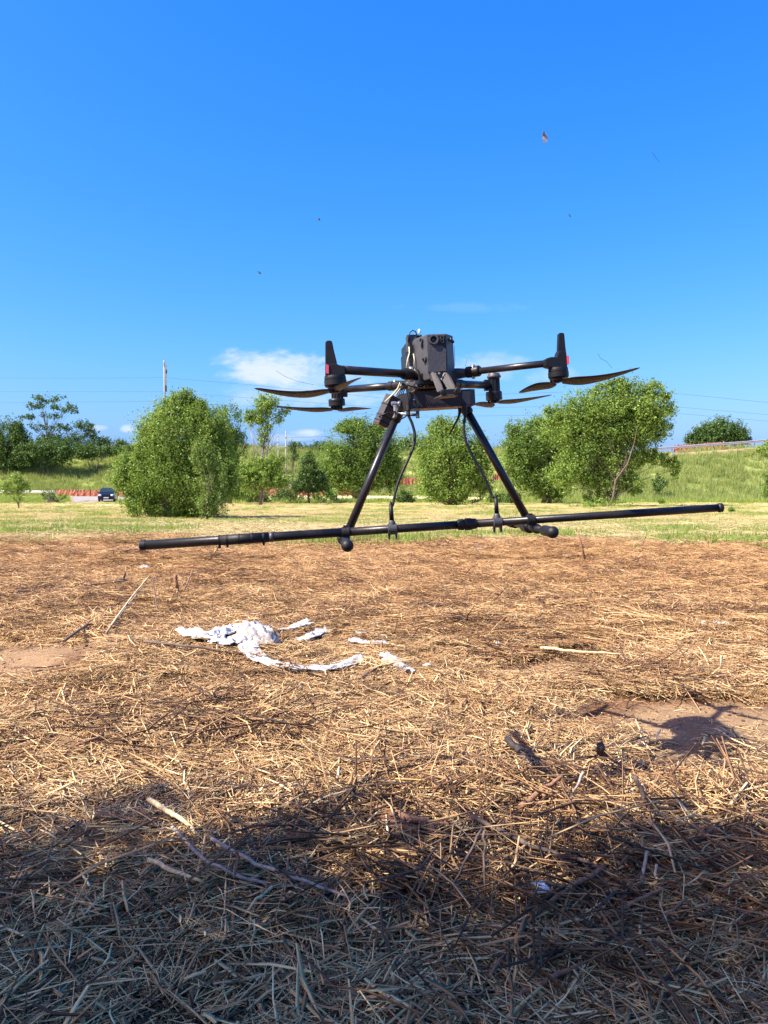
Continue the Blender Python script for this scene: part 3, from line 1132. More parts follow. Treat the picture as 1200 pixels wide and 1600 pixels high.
# left, on and behind the embankment
tree('dark_tree', 'dark leafy tree at the left edge of the picture above the bank', 'tree', 118, [(14, 690, 24, 34), (32, 700, 18, 28), (-6, 700, 22, 36), (10, 720, 30, 18), (28, 670, 10, 12, .7)], 15, 'leaf_dark', 2.5, 1.15, stems=2, trunk_px=5, limb=18)
tree('airy_tree', 'tall airy tree with umbrella top and see-through branches on the left', 'tree', 124,
     [(76, 622, 24, 7, .7), (98, 636, 20, 5, .6), (58, 634, 14, 5, .5), (46, 652, 12, 4, .5), (112, 642, 13, 4, .5), (84, 650, 18, 5, .3), (60, 668, 16, 6, .4), (100, 668, 18, 6, .4), (80, 690, 26, 12, .7)],
     76, 'leaf_dark', 2.2, 1.0, trunk_px=2.6, limb=60, bark='bark', loose=.35, asp=.6)
tree('airy_tree', 'lower see-through tree to the right of the tall airy tree', 'tree', 124,
     [(130, 665, 16, 7, .7), (142, 678, 14, 7, .7), (120, 690, 20, 14, .7), (150, 692, 16, 10, .6), (165, 690, 12, 7, .6), (185, 694, 14, 7, .6)], 135, 'leaf_dark', 2.2, 1.0, stems=2, trunk_px=3, limb=36, loose=.35)
tree('hedge_shrub', 'dark wide shrub on the bank below the tall airy tree', 'shrub', 117, [(60, 708, 34, 20), (95, 706, 26, 18), (40, 715, 24, 16)], 70, 'leaf_dark', 2.5, 1.1, stems=3, trunk_px=3, limb=12)
tree('hedge_shrub', 'dark shrub on the bank left of the large bushy tree', 'shrub', 119, [(135, 706, 22, 12), (165, 706, 20, 9), (195, 704, 18, 8, .8)], 150, 'leaf_dark', 2.4, 1.0, stems=3, trunk_px=3, limb=12)
tree('sapling', 'small bright green sapling standing alone at the left edge of the mown field', 'tree', 50, [(24, 758, 16, 14), (12, 764, 12, 10), (36, 764, 12, 10), (27, 746, 8, 7, .7), (28, 780, 8, 6, .5)],
     28, 'leaf_bright', 2.4, .55, trunk_px=2.4, limb=16, extra=px_branch(50, [(28, 796), (27, 775), (25, 750)], 1.1, .5))
tree('bare_bush', 'small half bare bush with grey twigs beside the sapling', 'bush', 74, [(78, 772, 14, 8, .25), (70, 776, 10, 6, .2), (90, 778, 14, 7, .5)], 78, 'leaf_blue', 2.0, .7, stems=5, trunk_px=3, limb=50, bark='bark_pale')
tree('bank_shrub', 'single dark shrub growing low on the right embankment', 'shrub', 84, [(1030, 757, 11, 15, .7)], 1030, 'leaf_dark', 2.3, .9, stems=2, trunk_px=2, limb=8)
tree('edge_shrub', 'leafy branchy shrub at the right edge high on the bank', 'shrub', 60, [(1192, 702, 12, 7, .7), (1204, 696, 12, 10, .8), (1210, 715, 14, 14)], 1206, 'leaf_bright', 2.6, .9, trunk_px=3, limb=12)
tree('edge_shrub', 'dark shrub at the right edge low on the bank', 'shrub', 76, [(1200, 752, 12, 14, .9), (1204, 765, 12, 10)], 1204, 'leaf_mid', 2.6, .9, stems=2, trunk_px=3, limb=8)
tree('far_tree', 'distant green tree behind the bank between the round trees', 'tree', 128, [(640, 695, 22, 20, .7), (630, 712, 18, 14), (652, 715, 18, 12)], 640, 'leaf_mid', 2.3, .9, trunk_px=4, limb=16)
tree('far_tree', 'distant tree low behind the bank right of the middle round tree', 'tree', 128, [(772, 712, 16, 12), (788, 706, 14, 12)], 780, 'leaf_mid', 2.3, .9, trunk_px=3, limb=10)
tree('conifer', 'small dark conifer beside the two utility poles', 'tree', 112, [(456, 702, 7, 7, .8), (458, 712, 9, 8), (456, 694, 5, 5, .7)], 457, 'leaf_dark', 2.0, 1.0, trunk_px=2.5, limb=10, extra=px_branch(112, [(457, 745), (457, 700)], 1.3, .6))
for i, (px, w, h, lb) in enumerate([(352, 36, 20, 'low green undergrowth bush behind the large bushy tree'), (395, 26, 12, 'low dark bush at the foot of the small tree'), (445, 26, 13, 'low bush right of the small tree trunk'),
                                    (508, 20, 14, 'low bush at the left foot of the broad round tree'), (632, 14, 12, 'low bush at the right foot of the broad round tree'), (775, 16, 10, 'low bush left of the full rounded tree'),
                                    (800, 16, 12, 'pale low bush at the foot of the full rounded tree')]):
    Yb_ = 80 - i
    by = 745 + 2.65 / Yb_ * FPX
    tree('undergrowth_bush', lb, 'bush', Yb_, [(px, by - h * .7, w, h), (px + w * .5, by - h * .5, w * .5, h * .7)], px, 'leaf_mid' if i % 2 else 'leaf_dark', 2.6, .9, stems=2, trunk_px=2, limb=6)
for i, (px, w, h, lb) in enumerate([(500, 18, 8, 'scrub on the bank top behind the dark shrub'), (375, 20, 7, 'scrub on the bank top behind the slim tree'), (470, 14, 8, 'scrub on the bank top right of the conifer'),
                                    (225, 22, 6, 'scrub on the bank top behind the bushy tree')]):
    tree('scrub', lb, 'bush', 128, [(px, 702 - h * .3, w, h)], px, 'leaf_dark', 2.3, .9, stems=2, trunk_px=2, limb=6)
# weeds tuft at the foot of the right tree
tree('weed_clump', 'bright green weeds around the foot of the largest right tree', 'plant', 56, [(935, 792, 36, 9), (960, 795, 26, 7)], 940, 'leaf_bright', 2.6, .8, stems=3, trunk_px=1, limb=6, elong=2.5)
for px, py, w, h, lb in [(1033, 784, 6, 4, 'small round green weed at the foot of the right bank'), (1143, 797, 4, 5, 'small green weed right of the boom end'), (998, 857, 8, 4, 'low green weed tuft on the pale hay right of the stalk'),
                         (1118, 848, 6, 6, 'low green weed tuft on the hay near the right edge'), (952, 843, 7, 3, 'faint green weed tuft on the hay just behind the stalk')]:
    g = G(px, py + h)
    tree('weed', lb, 'plant', g[1], [(px, py, w, h)], px, 'leaf_mid', 1.6, 1.0, stems=2, trunk_px=.6, limb=3, elong=1.5)


# trees behind the camera whose shade falls over the foreground
def shade_tree():
    bx, by = -4.3, -1.2
    root = empty('shade_tree', (bx, by, gz(bx, by)), 'leafy tree behind the camera shading the near straw', 'tree')
    lob = SHADE_LOBES
    Cs = []
    mb = MB((bx, by, gz(bx, by)))
    for (sx_, sy_, h, rx, ry, rz, n) in lob:
        # sx_, sy_: where the lobe's middle throws its shade on the ground
        ct = h / math.tan(SUN_EL)
        c = np.array([sx_ - math.sin(SUN_AZ) * ct, sy_ - math.cos(SUN_AZ) * ct, h])
        u = rand_unit(n)
        rad = RNG.uniform(0, 1, n) ** .4
        cc = c + u * rad[:, None] * np.array([rx, ry, rz])
        idx = np.repeat(np.arange(n), 10)
        Cs.append(cc[idx] + RNG.normal(0, .065, (len(idx), 3)))
        for j in range(5):
            mb.tube([(bx, by, 1.6 + .12 * j), (c + np.array([bx, by, h])) / 2 + RNG.normal(0, .15, 3), cc[j]], [.05, .035, .01], 6)
    C = np.concatenate(Cs)
    V, F = leaf_quads(C, rand_unit(len(C)), .06, .6, .8)
    V -= np.array([bx, by, gz(bx, by)])
    link_mesh('crown', np_mesh('crown', V, F, False, {'tone': ('FACE', RNG.uniform(0, 1, len(C)))}), M['leaf_mid'], root)
    mb.tube([(bx, by, -.1), (bx + .05, by, .8), (bx, by + .05, 1.6), (bx + .1, by, 2.6)], [.16, .12, .10, .05], 10)
    mb.build('trunk', M['bark'], root)


SHADE_LOBES = [(-1.27, 1.44, 3.2, 0.6, 0.54, 0.3, 189), (-0.67, 1.54, 3.4, 0.54, 0.54, 0.27, 189), (-0.13, 1.5, 3.5, 0.5, 0.54, 0.24, 189), (0.4, 1.27, 3.3, 0.5, 0.54, 0.23, 168), (0.9, 1.44, 3.3, 0.47, 0.54, 0.25, 224), (1.54, 1.41, 3.2, 0.6, 0.54, 0.27, 189), (-1.94, 1.41, 3.1, 0.6, 0.54, 0.3, 178), (-0.6, 1.01, 3.0, 1.01, 0.54, 0.34, 336), (0.8, 1.01, 3.0, 1.01, 0.54, 0.34, 336), (-0.57, 2.24, 3.7, 0.2, 0.1, 0.05, 9), (-1.01, 2.08, 3.6, 0.27, 0.13, 0.05, 9), (-0.13, 2.08, 3.6, 0.2, 0.13, 0.05, 12), (0.77, 1.91, 3.5, 0.2, 0.13, 0.07, 26), (0.34, 1.98, 3.5, 0.2, 0.13, 0.05, 9)]
shade_tree()

# ------------------------------------------------------------------ guardrails, nets, poles, wires, car
def guardrail(label, pts, height, spacing, mat_='steel', ends=None):
    """W-beam rail on posts along ground points (x, y)"""
    pts = [np.array(p, float) for p in pts]
    L = [0]
    for a, b in zip(pts, pts[1:]):
        L.append(L[-1] + np.linalg.norm(b - a))

    def at(d):
        for i in range(len(pts) - 1):
            if d <= L[i + 1] or i == len(pts) - 2:
                q = (d - L[i]) / (L[i + 1] - L[i])
                return pts[i] + (pts[i + 1] - pts[i]) * q
    o = at(0)
    oz = gz(*o)
    root = empty('guardrail', (o[0], o[1], oz), label, 'guardrail', 'guardrails')
    n = int(L[-1] / spacing)
    rail = MB((o[0], o[1], oz))
    prof = [(-.155, 0), (-.10, -.045), (-.06, -.045), (0, .02), (.06, -.045), (.10, -.045), (.155, 0)]
    prev = None
    vs, fs = [], []
    for i in range(n + 1):
        p = at(i * spacing)
        z = gz(*p) + height - .16
        for h, d in prof:
            vs.append((p[0], p[1] + d - .09, z + h))
        for h, d in prof:
            vs.append((p[0], p[1] + d - .083, z + h))
        if i:
            for k in range(6):
                a = (i - 1) * 14 + k
                fs.append((a, a + 1, a + 15, a + 14))
                fs.append((a + 7, a + 21, a + 22, a + 8))
    rail.add(vs, fs)
    rail.build('rail', M[mat_], root)
    pm = None
    for i in range(n + 1):
        p = at(i * spacing)
        if pm is None:
            b = MB()
            b.box((0, 0, height / 2 - .1), (.10, .012, height + .2))
            b.box((-.044, .03, height / 2 - .1), (.012, .06, height + .2))
            b.box((.044, .03, height / 2 - .1), (.012, .06, height + .2))
            ob = b.build('post', M[mat_], root)
            pm = ob.data
        else:
            ob = bpy.data.objects.new('post', pm)
            COL.objects.link(ob)
            ob.parent = root
        ob.location = (p[0] - o[0], p[1] - o[1], gz(*p) - oz)
    return root


def net_fence(label, pts, height, lift=0.0):
    pts = [np.array(p, float) for p in pts]
    o = pts[0]
    oz = gz(*o)
    root = empty('net_fence', (o[0], o[1], oz), label, 'net fence', 'orange net fences')
    m = MB((o[0], o[1], oz))
    vs, fs = [], []
    N = 60
    tot = np.linalg.norm(pts[-1] - pts[0])
    for i in range(N + 1):
        p = pts[0] + (pts[-1] - pts[0]) * i / N
        sag = .10 * abs(math.sin(i * math.pi / 6)) * height + .04 * RNG.normal()
        wv = .06 * math.sin(i * 1.3) + .03 * RNG.normal()
        z = gz(*p) + lift
        for k in range(5):
            vs.append((p[0], p[1] + wv * (1 - k / 5) + .03 * RNG.normal(), z + (height - sag) * k / 4 + .01))
    for i in range(N):
        for k in range(4):
            a = i * 5 + k
            fs.append((a, a + 5, a + 6, a + 1))
    m.add(vs, fs)
    ob = m.build('net', M['net'], root)
    md = ob.modifiers.new('thick', 'SOLIDIFY')
    md.thickness = .01
    nst = max(3, int(tot / 3))
    me = None
    for i in range(nst + 1):
        p = pts[0] + (pts[-1] - pts[0]) * i / nst
        if me is None:
            b = MB()
            b.cyl((0, 0, -.2), (0, 0, height + lift + .05), .02, 8)
            q = b.build('stake', M['post'], root)
            me = q.data
        else:
            q = bpy.data.objects.new('stake', me)
            COL.objects.link(q)
            q.parent = root
        q.location = (p[0] - o[0], p[1] - o[1] + .05, gz(*p) - oz)


def xy(px, Y):
    return (P(px, 760, Y)[0], Y)


guardrail('grey guardrail at the far left edge beyond the car park', [xy(-60, 106), xy(215, 106)], .78, 4)
net_fence('orange barrier net strung along the car park behind the car', [xy(88, 105), xy(196, 104.5)], .95)
guardrail('grey guardrail seen between the trees left of the drone', [xy(330, 104), xy(560, 104)], 1.7, 4)
net_fence('orange barrier net half hidden behind the small trees', [xy(320, 103), xy(560, 103)], 1.0, .2)
net_fence('orange barrier net seen between the two landing legs', [xy(600, 105), xy(668, 106)], 1.0, 1.6)
net_fence('orange barrier net left of the full rounded tree', [xy(770, 100), xy(815, 100)], .9, 2.0)
# the rail on top of the right bank
guardrail('long guardrail running along the top of the right embankment', [xy(985, 101), xy(1075, 101), xy(1230, 101), xy(1400, 101)], .95, 2.7)
net_fence('low orange net behind the right guardrail near the hilltop tree', [xy(1052, 104), xy(1130, 104)], 1.0, .15)
# thin cable fence across the left bank
r_ = empty('cable_fence', (*xy(-30, 116), gz(*xy(-30, 116))), 'grey cable fence along the upper left bank in front of the dark trees', 'fence')
o_ = np.array([*xy(-30, 116), gz(*xy(-30, 116))])
mb = MB(o_)
pts = [G(px, 713) + np.array([0, 0, .75]) for px in range(-30, 211, 12)]
mb.tube(pts, .055, 6)
mb.build('cable', M['steel'], r_)
for px in range(-24, 211, 47):
    q = G(px, 713) + np.array([0, 0, .75])
    g = gz(q[0], q[1])
    mb = MB(o_)
    mb.cyl((q[0], q[1] + .08, g - .1), (q[0], q[1] + .08, q[2] + .1), .05, 6)
    mb.build('post', M['steel'], r_)


def mast():
    Y = 128
    x = P(258, 600, Y)[0]
    zb = gz(x, Y)
    root = empty('antenna_mast', (x, Y, zb), 'tall pale telecom mast rising behind the large bushy tree', 'mast')
    zt = P(258, 563, Y)[2]
    s = Y / FPX
    mb = MB((x, Y, zb))
    mb.cyl((x - .1, Y, zb - .2), (x - .1, Y, zt), 1.3 * s, 10)
    mb.build('pole', M['post'], root)
    for i, (py0, py1, dx) in enumerate([(570, 590, 1.8), (578, 584, 2.6), (592, 604, 1.9), (603, 612, 2.2), (566, 572, -1.0)]):
        a, b = P(258 + dx, py1, Y), P(258 + dx, py0, Y)
        mb = MB((x, Y, zb))
        mb.box((a + b) / 2 - np.array([0, .2, 0]), (.14 + .05 * (i % 2), .2, b[2] - a[2]))
        mb.cyl((a + b) / 2 - np.array([0, .2, 0]), np.array([x, Y, (a[2] + b[2]) / 2]), .04, 6)
        mb.build('antenna_panel', M['dgrey'] if i % 2 else M['post'], root)


mast()


def utility_pole(px, top, Y, label, arms):
    x = P(px, 700, Y)[0]
    zb = gz(x, Y)
    root = empty('utility_pole', (x, Y, zb), label, 'pole', 'utility poles')
    zt = P(px, top, Y)[2]
    mb = MB((x, Y, zb))
    mb.tube([(x, Y, zb - .3), (x, Y, zt)], [.13, .08], 8)
    mb.build('pole', M['post'], root)
    for a in arms:
        z = P(px, a, Y)[2]
        mb = MB((x, Y, zb))
        mb.box((x - .5, Y - .1, z), (1.5, .08, .08))
        mb.cyl((x - 1.1, Y - .1, z), (x - 1.1, Y - .1, z + .35), .04, 6)
        mb.build('cross_arm', M['steel'], root)


utility_pole(447, 673, 108, 'taller pale pole standing right of the slim tree', [683, 698])
utility_pole(435, 680, 116, 'shorter thinner pole just left of the taller pale pole', [690, 700])


def wire(label, pts, Y, r):
    P3 = []
    for i in range(len(pts) - 1):
        (a, b), (c, d) = pts[i], pts[i + 1]
        for k in range(8):
            q = k / 8
            P3.append(P(a + (c - a) * q, b + (d - b) * q + 0, Y))
    P3.append(P(*pts[-1], Y))
    o = P3[0]
    mb = MB(o)
    mb.tube(P3, r, 5)
    ob = mb.build('power_line', M['wire'], None, o)
    tag(ob, label, 'power line', 'power lines across the sky')


wire('highest thin power line sloping over the whole width of the sky', [(-80, 590), (100, 591), (258, 590), (400, 602), (600, 622), (900, 612), (1060, 615), (1200, 629), (1300, 640)], 140, .022)
wire('second thin power line just below the highest one', [(-80, 612), (258, 612), (420, 624), (640, 640), (900, 634), (1060, 636), (1200, 648), (1300, 656)], 141, .020)
wire('third thin power line from the top, passing behind the legs', [(-80, 630), (240, 627), (420, 636), (640, 652), (860, 648), (1060, 646), (1200, 658), (1300, 664)], 142, .020)
wire('upper of the low wires right of the taller pale pole', [(447, 684), (520, 682), (640, 680)], 108, .018)
wire('middle of the low wires right of the taller pale pole', [(447, 690), (520, 689), (640, 688)], 109, .018)
wire('lowest of the low wires right of the taller pale pole', [(447, 699), (520, 699), (640, 700)], 110, .018)


def car():
    Y = 84
    x = P(169, 780, Y)[0]
    zb = gz(x, Y) + .05
    root = empty('parked_car', (x, Y, zb), 'dark blue hatchback parked on the gravel half hidden by the bushy tree', 'car')
    root.rotation_euler = (0, 0, R(14))      # front towards the camera (-y)
    w = .84
    side = [(-2.0, .25), (-2.05, .55), (-1.95, .78), (-1.75, .90), (-.95, 1.0), (1.85, 1.02), (2.0, .9), (2.03, .45), (1.95, .25)]
    mb = MB()
    mb.prism([(-w, y, z) for y, z in side], (2 * w, 0, 0))
    mb.build('body', M['carpaint'], root, bevel=.06)
    cab_b = [(-.98, .99), (1.9, .99)]
    cab_t = [(-.25, 1.46), (1.35, 1.46)]
    mb = MB()
    v = [(-w + .04, -.98, .99), (w - .04, -.98, .99), (w - .04, 1.9, .99), (-w + .04, 1.9, .99),
         (-w + .2, -.2, 1.45), (w - .2, -.2, 1.45), (w - .2, 1.35, 1.46), (-w + .2, 1.35, 1.46)]
    mb.add(v, [(3, 2, 1, 0), (4, 5, 6, 7), (0, 1, 5, 4), (1, 2, 6, 5), (2, 3, 7, 6), (3, 0, 4, 7)])
    mb.build('cabin', M['carpaint'], root, bevel=.04)

    def lerp(a, b, q):
        return np.array(a) * (1 - q) + np.array(b) * q

    def pane(a, b, c, d, nm, off):
        m2 = MB()
        A, B_, C_, D_ = [np.array(v[i]) for i in (a, b, c, d)]
        def bl(u, t):
            return (A * (1 - u) + B_ * u) * (1 - t) + (D_ * (1 - u) + C_ * u) * t
        m2.prism([bl(.08, .08), bl(.92, .08), bl(.92, .90), bl(.08, .90)], off)
        m2.build(nm, M['glass'], root)
    pane(0, 1, 5, 4, 'windscreen', (0, -.012, .012))
    pane(2, 3, 7, 6, 'rear_window', (0, .012, .012))
    pane(1, 2, 6, 5, 'side_window', (.012, 0, .004))
    pane(3, 0, 4, 7, 'side_window', (-.012, 0, .004))
    for sx_ in (-1, 1):
        m2 = MB()
        m2.ball((sx_ * .62, -1.97, .70), .16, sq=(1.1, .5, .75))
        m2.build('headlight', M['lampglass'], root)
        m2 = MB()
        m2.box((sx_ * (w + .1), -.75, 1.02), (.18, .1, .13))
        m2.build('wing_mirror', M['black'], root, bevel=.02)
        for yy in (-1.3, 1.3):
            m2 = MB()
            m2.lathe((sx_ * (w - .17), yy, .31), (sx_, 0, 0), [(0, .24), (0, .31), (.19, .31), (.2, .22)], 20)
            tw = m2.build('wheel', M['tyre'], root)
            m2 = MB()
            m2.lathe((sx_ * (w + .025), yy, .31), (sx_, 0, 0), [(0, .2), (.012, .19), (.015, .05)], 16)
            m2.build('rim', M['steel'], tw)
    m2 = MB()
    m2.box((0, -2.06, .45), (.5, .03, .12))
    m2.build('number_plate', M['white'], root)
    m2 = MB()
    m2.box((0, -2.045, .68), (.7, .03, .12))
    m2.box((0, -2.04, .32), (1.2, .03, .12))
    m2.build('grille', M['black'], root)


car()

# ------------------------------------------------------------------ the drone
YAW, ROLL = R(5.5), R(3.7)
DO = np.array([.146, 2.435, EYE + .27])
ex = np.array([math.cos(YAW) * math.cos(ROLL), math.sin(YAW) * math.cos(ROLL), math.sin(ROLL)])
ey = np.array([-math.sin(YAW), math.cos(YAW), 0])
ez = np.cross(ex, ey)
DM = np.stack([ex, ey, ez], 1)


def L(px, py, yl):
    """local drone coordinates of the point seen at a pixel, on the plane y = yl"""
    d = raydir(px, py)
    t = (yl + (DO - _C) @ ey) / (d @ ey)
    return (_C + d * t - DO) @ DM


def pr(px, yl):
    return px * (DO[1] + yl) / FPX


drone = empty('drone', DO, 'black quadcopter drone hovering over the straw with a long sensor boom', 'drone')
drone.matrix_world = Matrix.Translation(Vector(DO)) @ Matrix([[float(DM[i][j]) for j in range(3)] for i in range(3)]).to_4x4()


def part(name, mb, m, parent=None, bevel=0.0):
    return mb.build(name, M[m], parent or drone, bevel=bevel)


FR_, BK = -.315, .315
# fuselage
xl, xr = L(668, 550, -.17)[0], L(698, 550, -.17)[0]
xL, xR = L(648, 550, -.095)[0], L(708, 550, -.115)[0]
zt, zb = L(683, 521.5, -.17)[2], L(683, 592, -.17)[2]
out = [(xl, -.17), (xr, -.17), (xR, -.125), (xR + .004, .14), (xR - .03, .18), (xL + .03, .18), (xL - .004, .14), (xL, -.105)]
mb = MB()
mb.prism([(x, y, zb) for x, y in out], (0, 0, zt - zb))
fus = part('fuselage', mb, 'shell', bevel=.0035)
# battery cover line and rear hump
mb = MB()
mb.box(((xL + xR) / 2, .06, zt - .012), (xR - xL + .016, .20, .05))
mb.box(((xL + xR) / 2 - .004, .10, zt - .05), (xR - xL + .012, .14, .075))
part('battery_cover', mb, 'black', bevel=.004)
# raised front panel
fp = [(669, 541.5), (671, 541.5), (675, 544), (679, 544), (683, 541), (688, 540), (692, 541), (697, 546.5), (697, 580), (669.5, 582)]
mb = MB()
mb.prism([L(a, b, -.172) for a, b in fp], (0, -.0025, 0))
part('front_panel', mb, 'shell', bevel=.0008)
# dark sensor band at the top of the front
mb = MB()
mb.prism([L(a, b, -.1705) for a, b in [(684, 524), (697, 524.5), (697, 545), (692, 540), (684, 541)]], (0, -.0018, 0))
part('sensor_band', mb, 'black')
mb = MB()
mb.prism([L(a, b, -.1700) for a, b in [(668.2, 541), (675, 546), (684, 545), (690, 541.5), (697.6, 546), (697.6, 581), (668.6, 583)]], (0, -.0008, 0))
part('panel_gap', mb, 'black')
for a, b in ((672, 577), (694, 575), (672.5, 548), (694, 550)):
    mb = MB()
    mb.lathe(L(a, b, -.174), (0, -1, 0), [(0, .0016), (.0008, .0014), (.001, .0006)], 10)
    part('panel_screw', mb, 'dgrey')


def ring_lens(px, py, yl, rpx, nrm, nm='camera_lens', inner=.62, depth=.008):
    c = L(px, py, yl)
    r = pr(rpx, yl)
    a = MB()
    nrm = np.array(nrm, float)
    a.lathe(c, nrm, [(-.002, r), (depth, r), (depth, r * (inner + .08)), (depth * .3, r * inner), (-.001, r * inner * .9)], 28)
    ro = part(nm, a, 'shell')
    b = MB()
    b.lathe(c, nrm, [(depth * .25, r * inner * .98), (depth * .5, r * inner * .6), (depth * .6, r * .05)], 24)
    part('lens', b, 'lens', ro)


ring_lens(677.2, 531, -.172, 7.4, (0, -1, .05))
ring_lens(690.4, 528.0, -.172, 2.8, (0, -1, 0), 'camera_lens', .68, .005)
ring_lens(690.6, 533.2, -.172, 2.8, (0, -1, 0), 'camera_lens', .68, .005)
n_side = (-.92, -.40, 0)
ring_lens(659.0, 532.3, -.146, 3.9, n_side, 'side_lens', .75, .004)
mb = MB()
mb.box(L(658.6, 540, -.146), (.004, .012, .010), np.array([[1, 0, 0], [0, 1, 0], [0, 0, 1.0]]))
part('vent', mb, 'lens')
mb = MB()
c = L(663.5, 561, -.157)
mb.lathe(c, n_side, [(-.002, .010), (.004, .009), (.005, .003)], 16)
mb.lathe(c + np.array([-.004, -.002, 0]), n_side, [(0, .004), (.006, .004)], 8)
part('knob', mb, 'dgrey')
mb = MB()
mb.ball(L(649, 537.5, -.10), .004)
part('bolt', mb, 'black')
mb = MB()
mb.ball(L(707.5, 534, -.15), .005)
part('bolt', mb, 'black')
mb = MB()
mb.ball(L(701, 560, -.150), .0035)
part('bolt', mb, 'black')
ring_lens(703.8, 531, -.152, 2.9, (.85, -.5, 0), 'side_lens', .75, .003)
# left add-on electronics: circuit board, ribbon, wires
mb = MB()
mb.box(L(646, 526.5, -.03), (.045, .05, .0035))
part('circuit_board', mb, 'circuit')
for k, px in enumerate((641, 645, 649, 652.5)):
    mb = MB()
    mb.box(L(px, 525.0 - .6 * k, -.05), (.005, .006, .006))
    part('connector', mb, 'metal' if k % 2 else 'white')
mb = MB()
mb.box(L(643, 537, -.04), (.030, .035, .050))
mb.box(L(645, 566, .0), (.030, .05, .050))
part('side_module', mb, 'dgrey', bevel=.002)
mb = MB()
mb.lathe(L(655.5, 520.5, -.06), (0, 0, 1), [(0, .004), (.006, .005), (.012, .003)], 10)
part('cable_plug', mb, 'white')
mb = MB()
mb.tube([L(638.5, 535, -.06), L(638.3, 526, -.06), L(641, 519, -.06), L(645, 516.3, -.06), L(649.5, 518, -.06), L(651, 524, -.05)], .0018, 8)
part('cable', mb, 'rubber')
mb = MB()
pts = [L(643 + .6 * math.sin(i), 541 + 4.0 * i, -.10) for i in range(10)]
for p in pts:
    mb.box(p, (.013, .006, .0065))
part('ribbon_cable', mb, 'rubber')
mb = MB()
mb.tube([L(639.5, 542, -.09), L(640, 552, -.10), L(637, 562, -.10), L(635, 576, -.10)], .0022, 8)
mb.tube([L(638, 560, -.09), L(637.5, 568, -.1), L(634, 577, -.10)], .0014, 8)
mb.tube([L(646, 553, -.105), L(647.5, 562, -.11), L(647, 574, -.11)], .0016, 8)
part('white_wires', mb, 'cream')

# lower hull
mb = MB()
hl, hr = L(652, 590, -.12)[0], L(712, 590, -.12)[0]
mb.box(((hl + hr) / 2, .01, L(683, 592, -.12)[2]), (hr - hl, .30, .034))
mb.box(((hl + hr) / 2 - .01, .03, L(683, 602, -.10)[2]), ((hr - hl) * .8, .22, .022))
part('lower_hull', mb, 'black', bevel=.004)
mb = MB()
mb.box(L(664, 609, -.06), (.07, .13, .004))
mb.box(L(655, 604.5, -.08), (.035, .05, .003))
part('mounting_plate', mb, 'underlit')  # plates carry the brown uplight as their own colour
for (a, b, yl) in ((651, 602, -.13), (657, 600, -.13), (663, 603, -.12), (650, 607, -.12), (668, 601, -.13)):
    mb = MB()
    mb.cyl(L(a, b - 2, yl), L(a, b + 3, yl), .0035, 8)
    part('screw', mb, 'metal' if a % 2 else 'dgrey')
mb = MB()
mb.tube([L(650, 578, -.14), L(655, 586, -.15), L(660, 595, -.145), L(668, 601, -.13), L(676, 603, -.12)], .0018, 6)
mb.tube([L(627, 597, -.1), L(640, 603, -.12), L(655, 607, -.12)], .002, 6)
part('loose_cable', mb, 'rubber')


def arm(p0, p1, r, tubes_mat='carbon'):
    a = MB()
    a.tube([p0, p1], r, 20)
    return part('arm', a, tubes_mat)


def hinge(p0, p1, r, bk=None):
    p0, p1 = np.asarray(p0), np.asarray(p1)
    d = p1 - p0
    a = MB()
    a.lathe(p0, d, [(0, r * .85), (np.linalg.norm(d) * .08, r), (np.linalg.norm(d) * .42, r), (np.linalg.norm(d) * .45, r * .86), (np.linalg.norm(d) * .55, r * .86), (np.linalg.norm(d) * .58, r * 1.02), (np.linalg.norm(d) * .95, r * 1.02), (np.linalg.norm(d), r * .8)], 22)
    h = part('arm_hinge', a, 'black')
    if bk is not None:
        b = MB()
        b.cyl(p0 + d * .5 + np.array([0, 0, -r * 1.3]), p0 + d * .5 + np.array([0, 0, r * 1.25]), r * .35, 10)
        part('hinge_pin', b, 'metal', h)
    return h


# front arms
a0, a1 = L(536, 578, FR_), L(634, 584.3, -.135)
arm(a0, a1, pr(6.6, -.25))
hinge(L(629, 584, -.145), L(656, 585.5, -.10), pr(9, -.13), 1)
mb = MB()
mb.tube([L(655, 585.5, -.105), L(672, 588, -.07)], [pr(9, -.1), pr(10, -.1)], 8)
part('arm_bracket', mb, 'black', bevel=.001)
b0, b1 = L(857, 567.5, FR_), L(747, 580, -.14)
arm(b0, b1, pr(5.4, -.25))
hinge(L(750, 579.3, -.145), L(729, 582, -.115), pr(8.6, -.13), 1)
mb = MB()
pA, pB = L(732, 582.5, -.12), L(698, 585.5, -.09)
mb.tube([pB, L(718, 583.6, -.105), pA], [pr(10.5, -.1), pr(9, -.1), pr(7, -.1)], 6, smooth=False)
part('arm_bracket', mb, 'dgrey', bevel=.0015)
# rear arms
arm(L(541, 608.3, BK), L(617, 603.0, .13), pr(5.6, .22))
hinge(L(607, 603.6, .15), L(628, 602.0, .10), pr(7.4, .12), 1)
mb = MB()
mb.tube([L(626, 602, .11), L(655, 600, .07)], pr(7, .1), 8)
part('arm_bracket', mb, 'black')
arm(L(764, 602, BK), L(712, 600, .13), pr(6.0, .22))
hinge(L(722, 600.4, .15), L(705, 599.5, .10), pr(7.4, .12))
mb = MB()
mb.tube([L(708, 599.5, .11), L(690, 598, .07)], pr(7, .1), 8)
part('arm_bracket', mb, 'black')


def plan_prism(mb, outline, yl, thick):
    """picture outline at depth yl given its real thickness backwards"""
    return mb.prism([L(a, b, yl) for a, b in outline], (0, thick, 0))


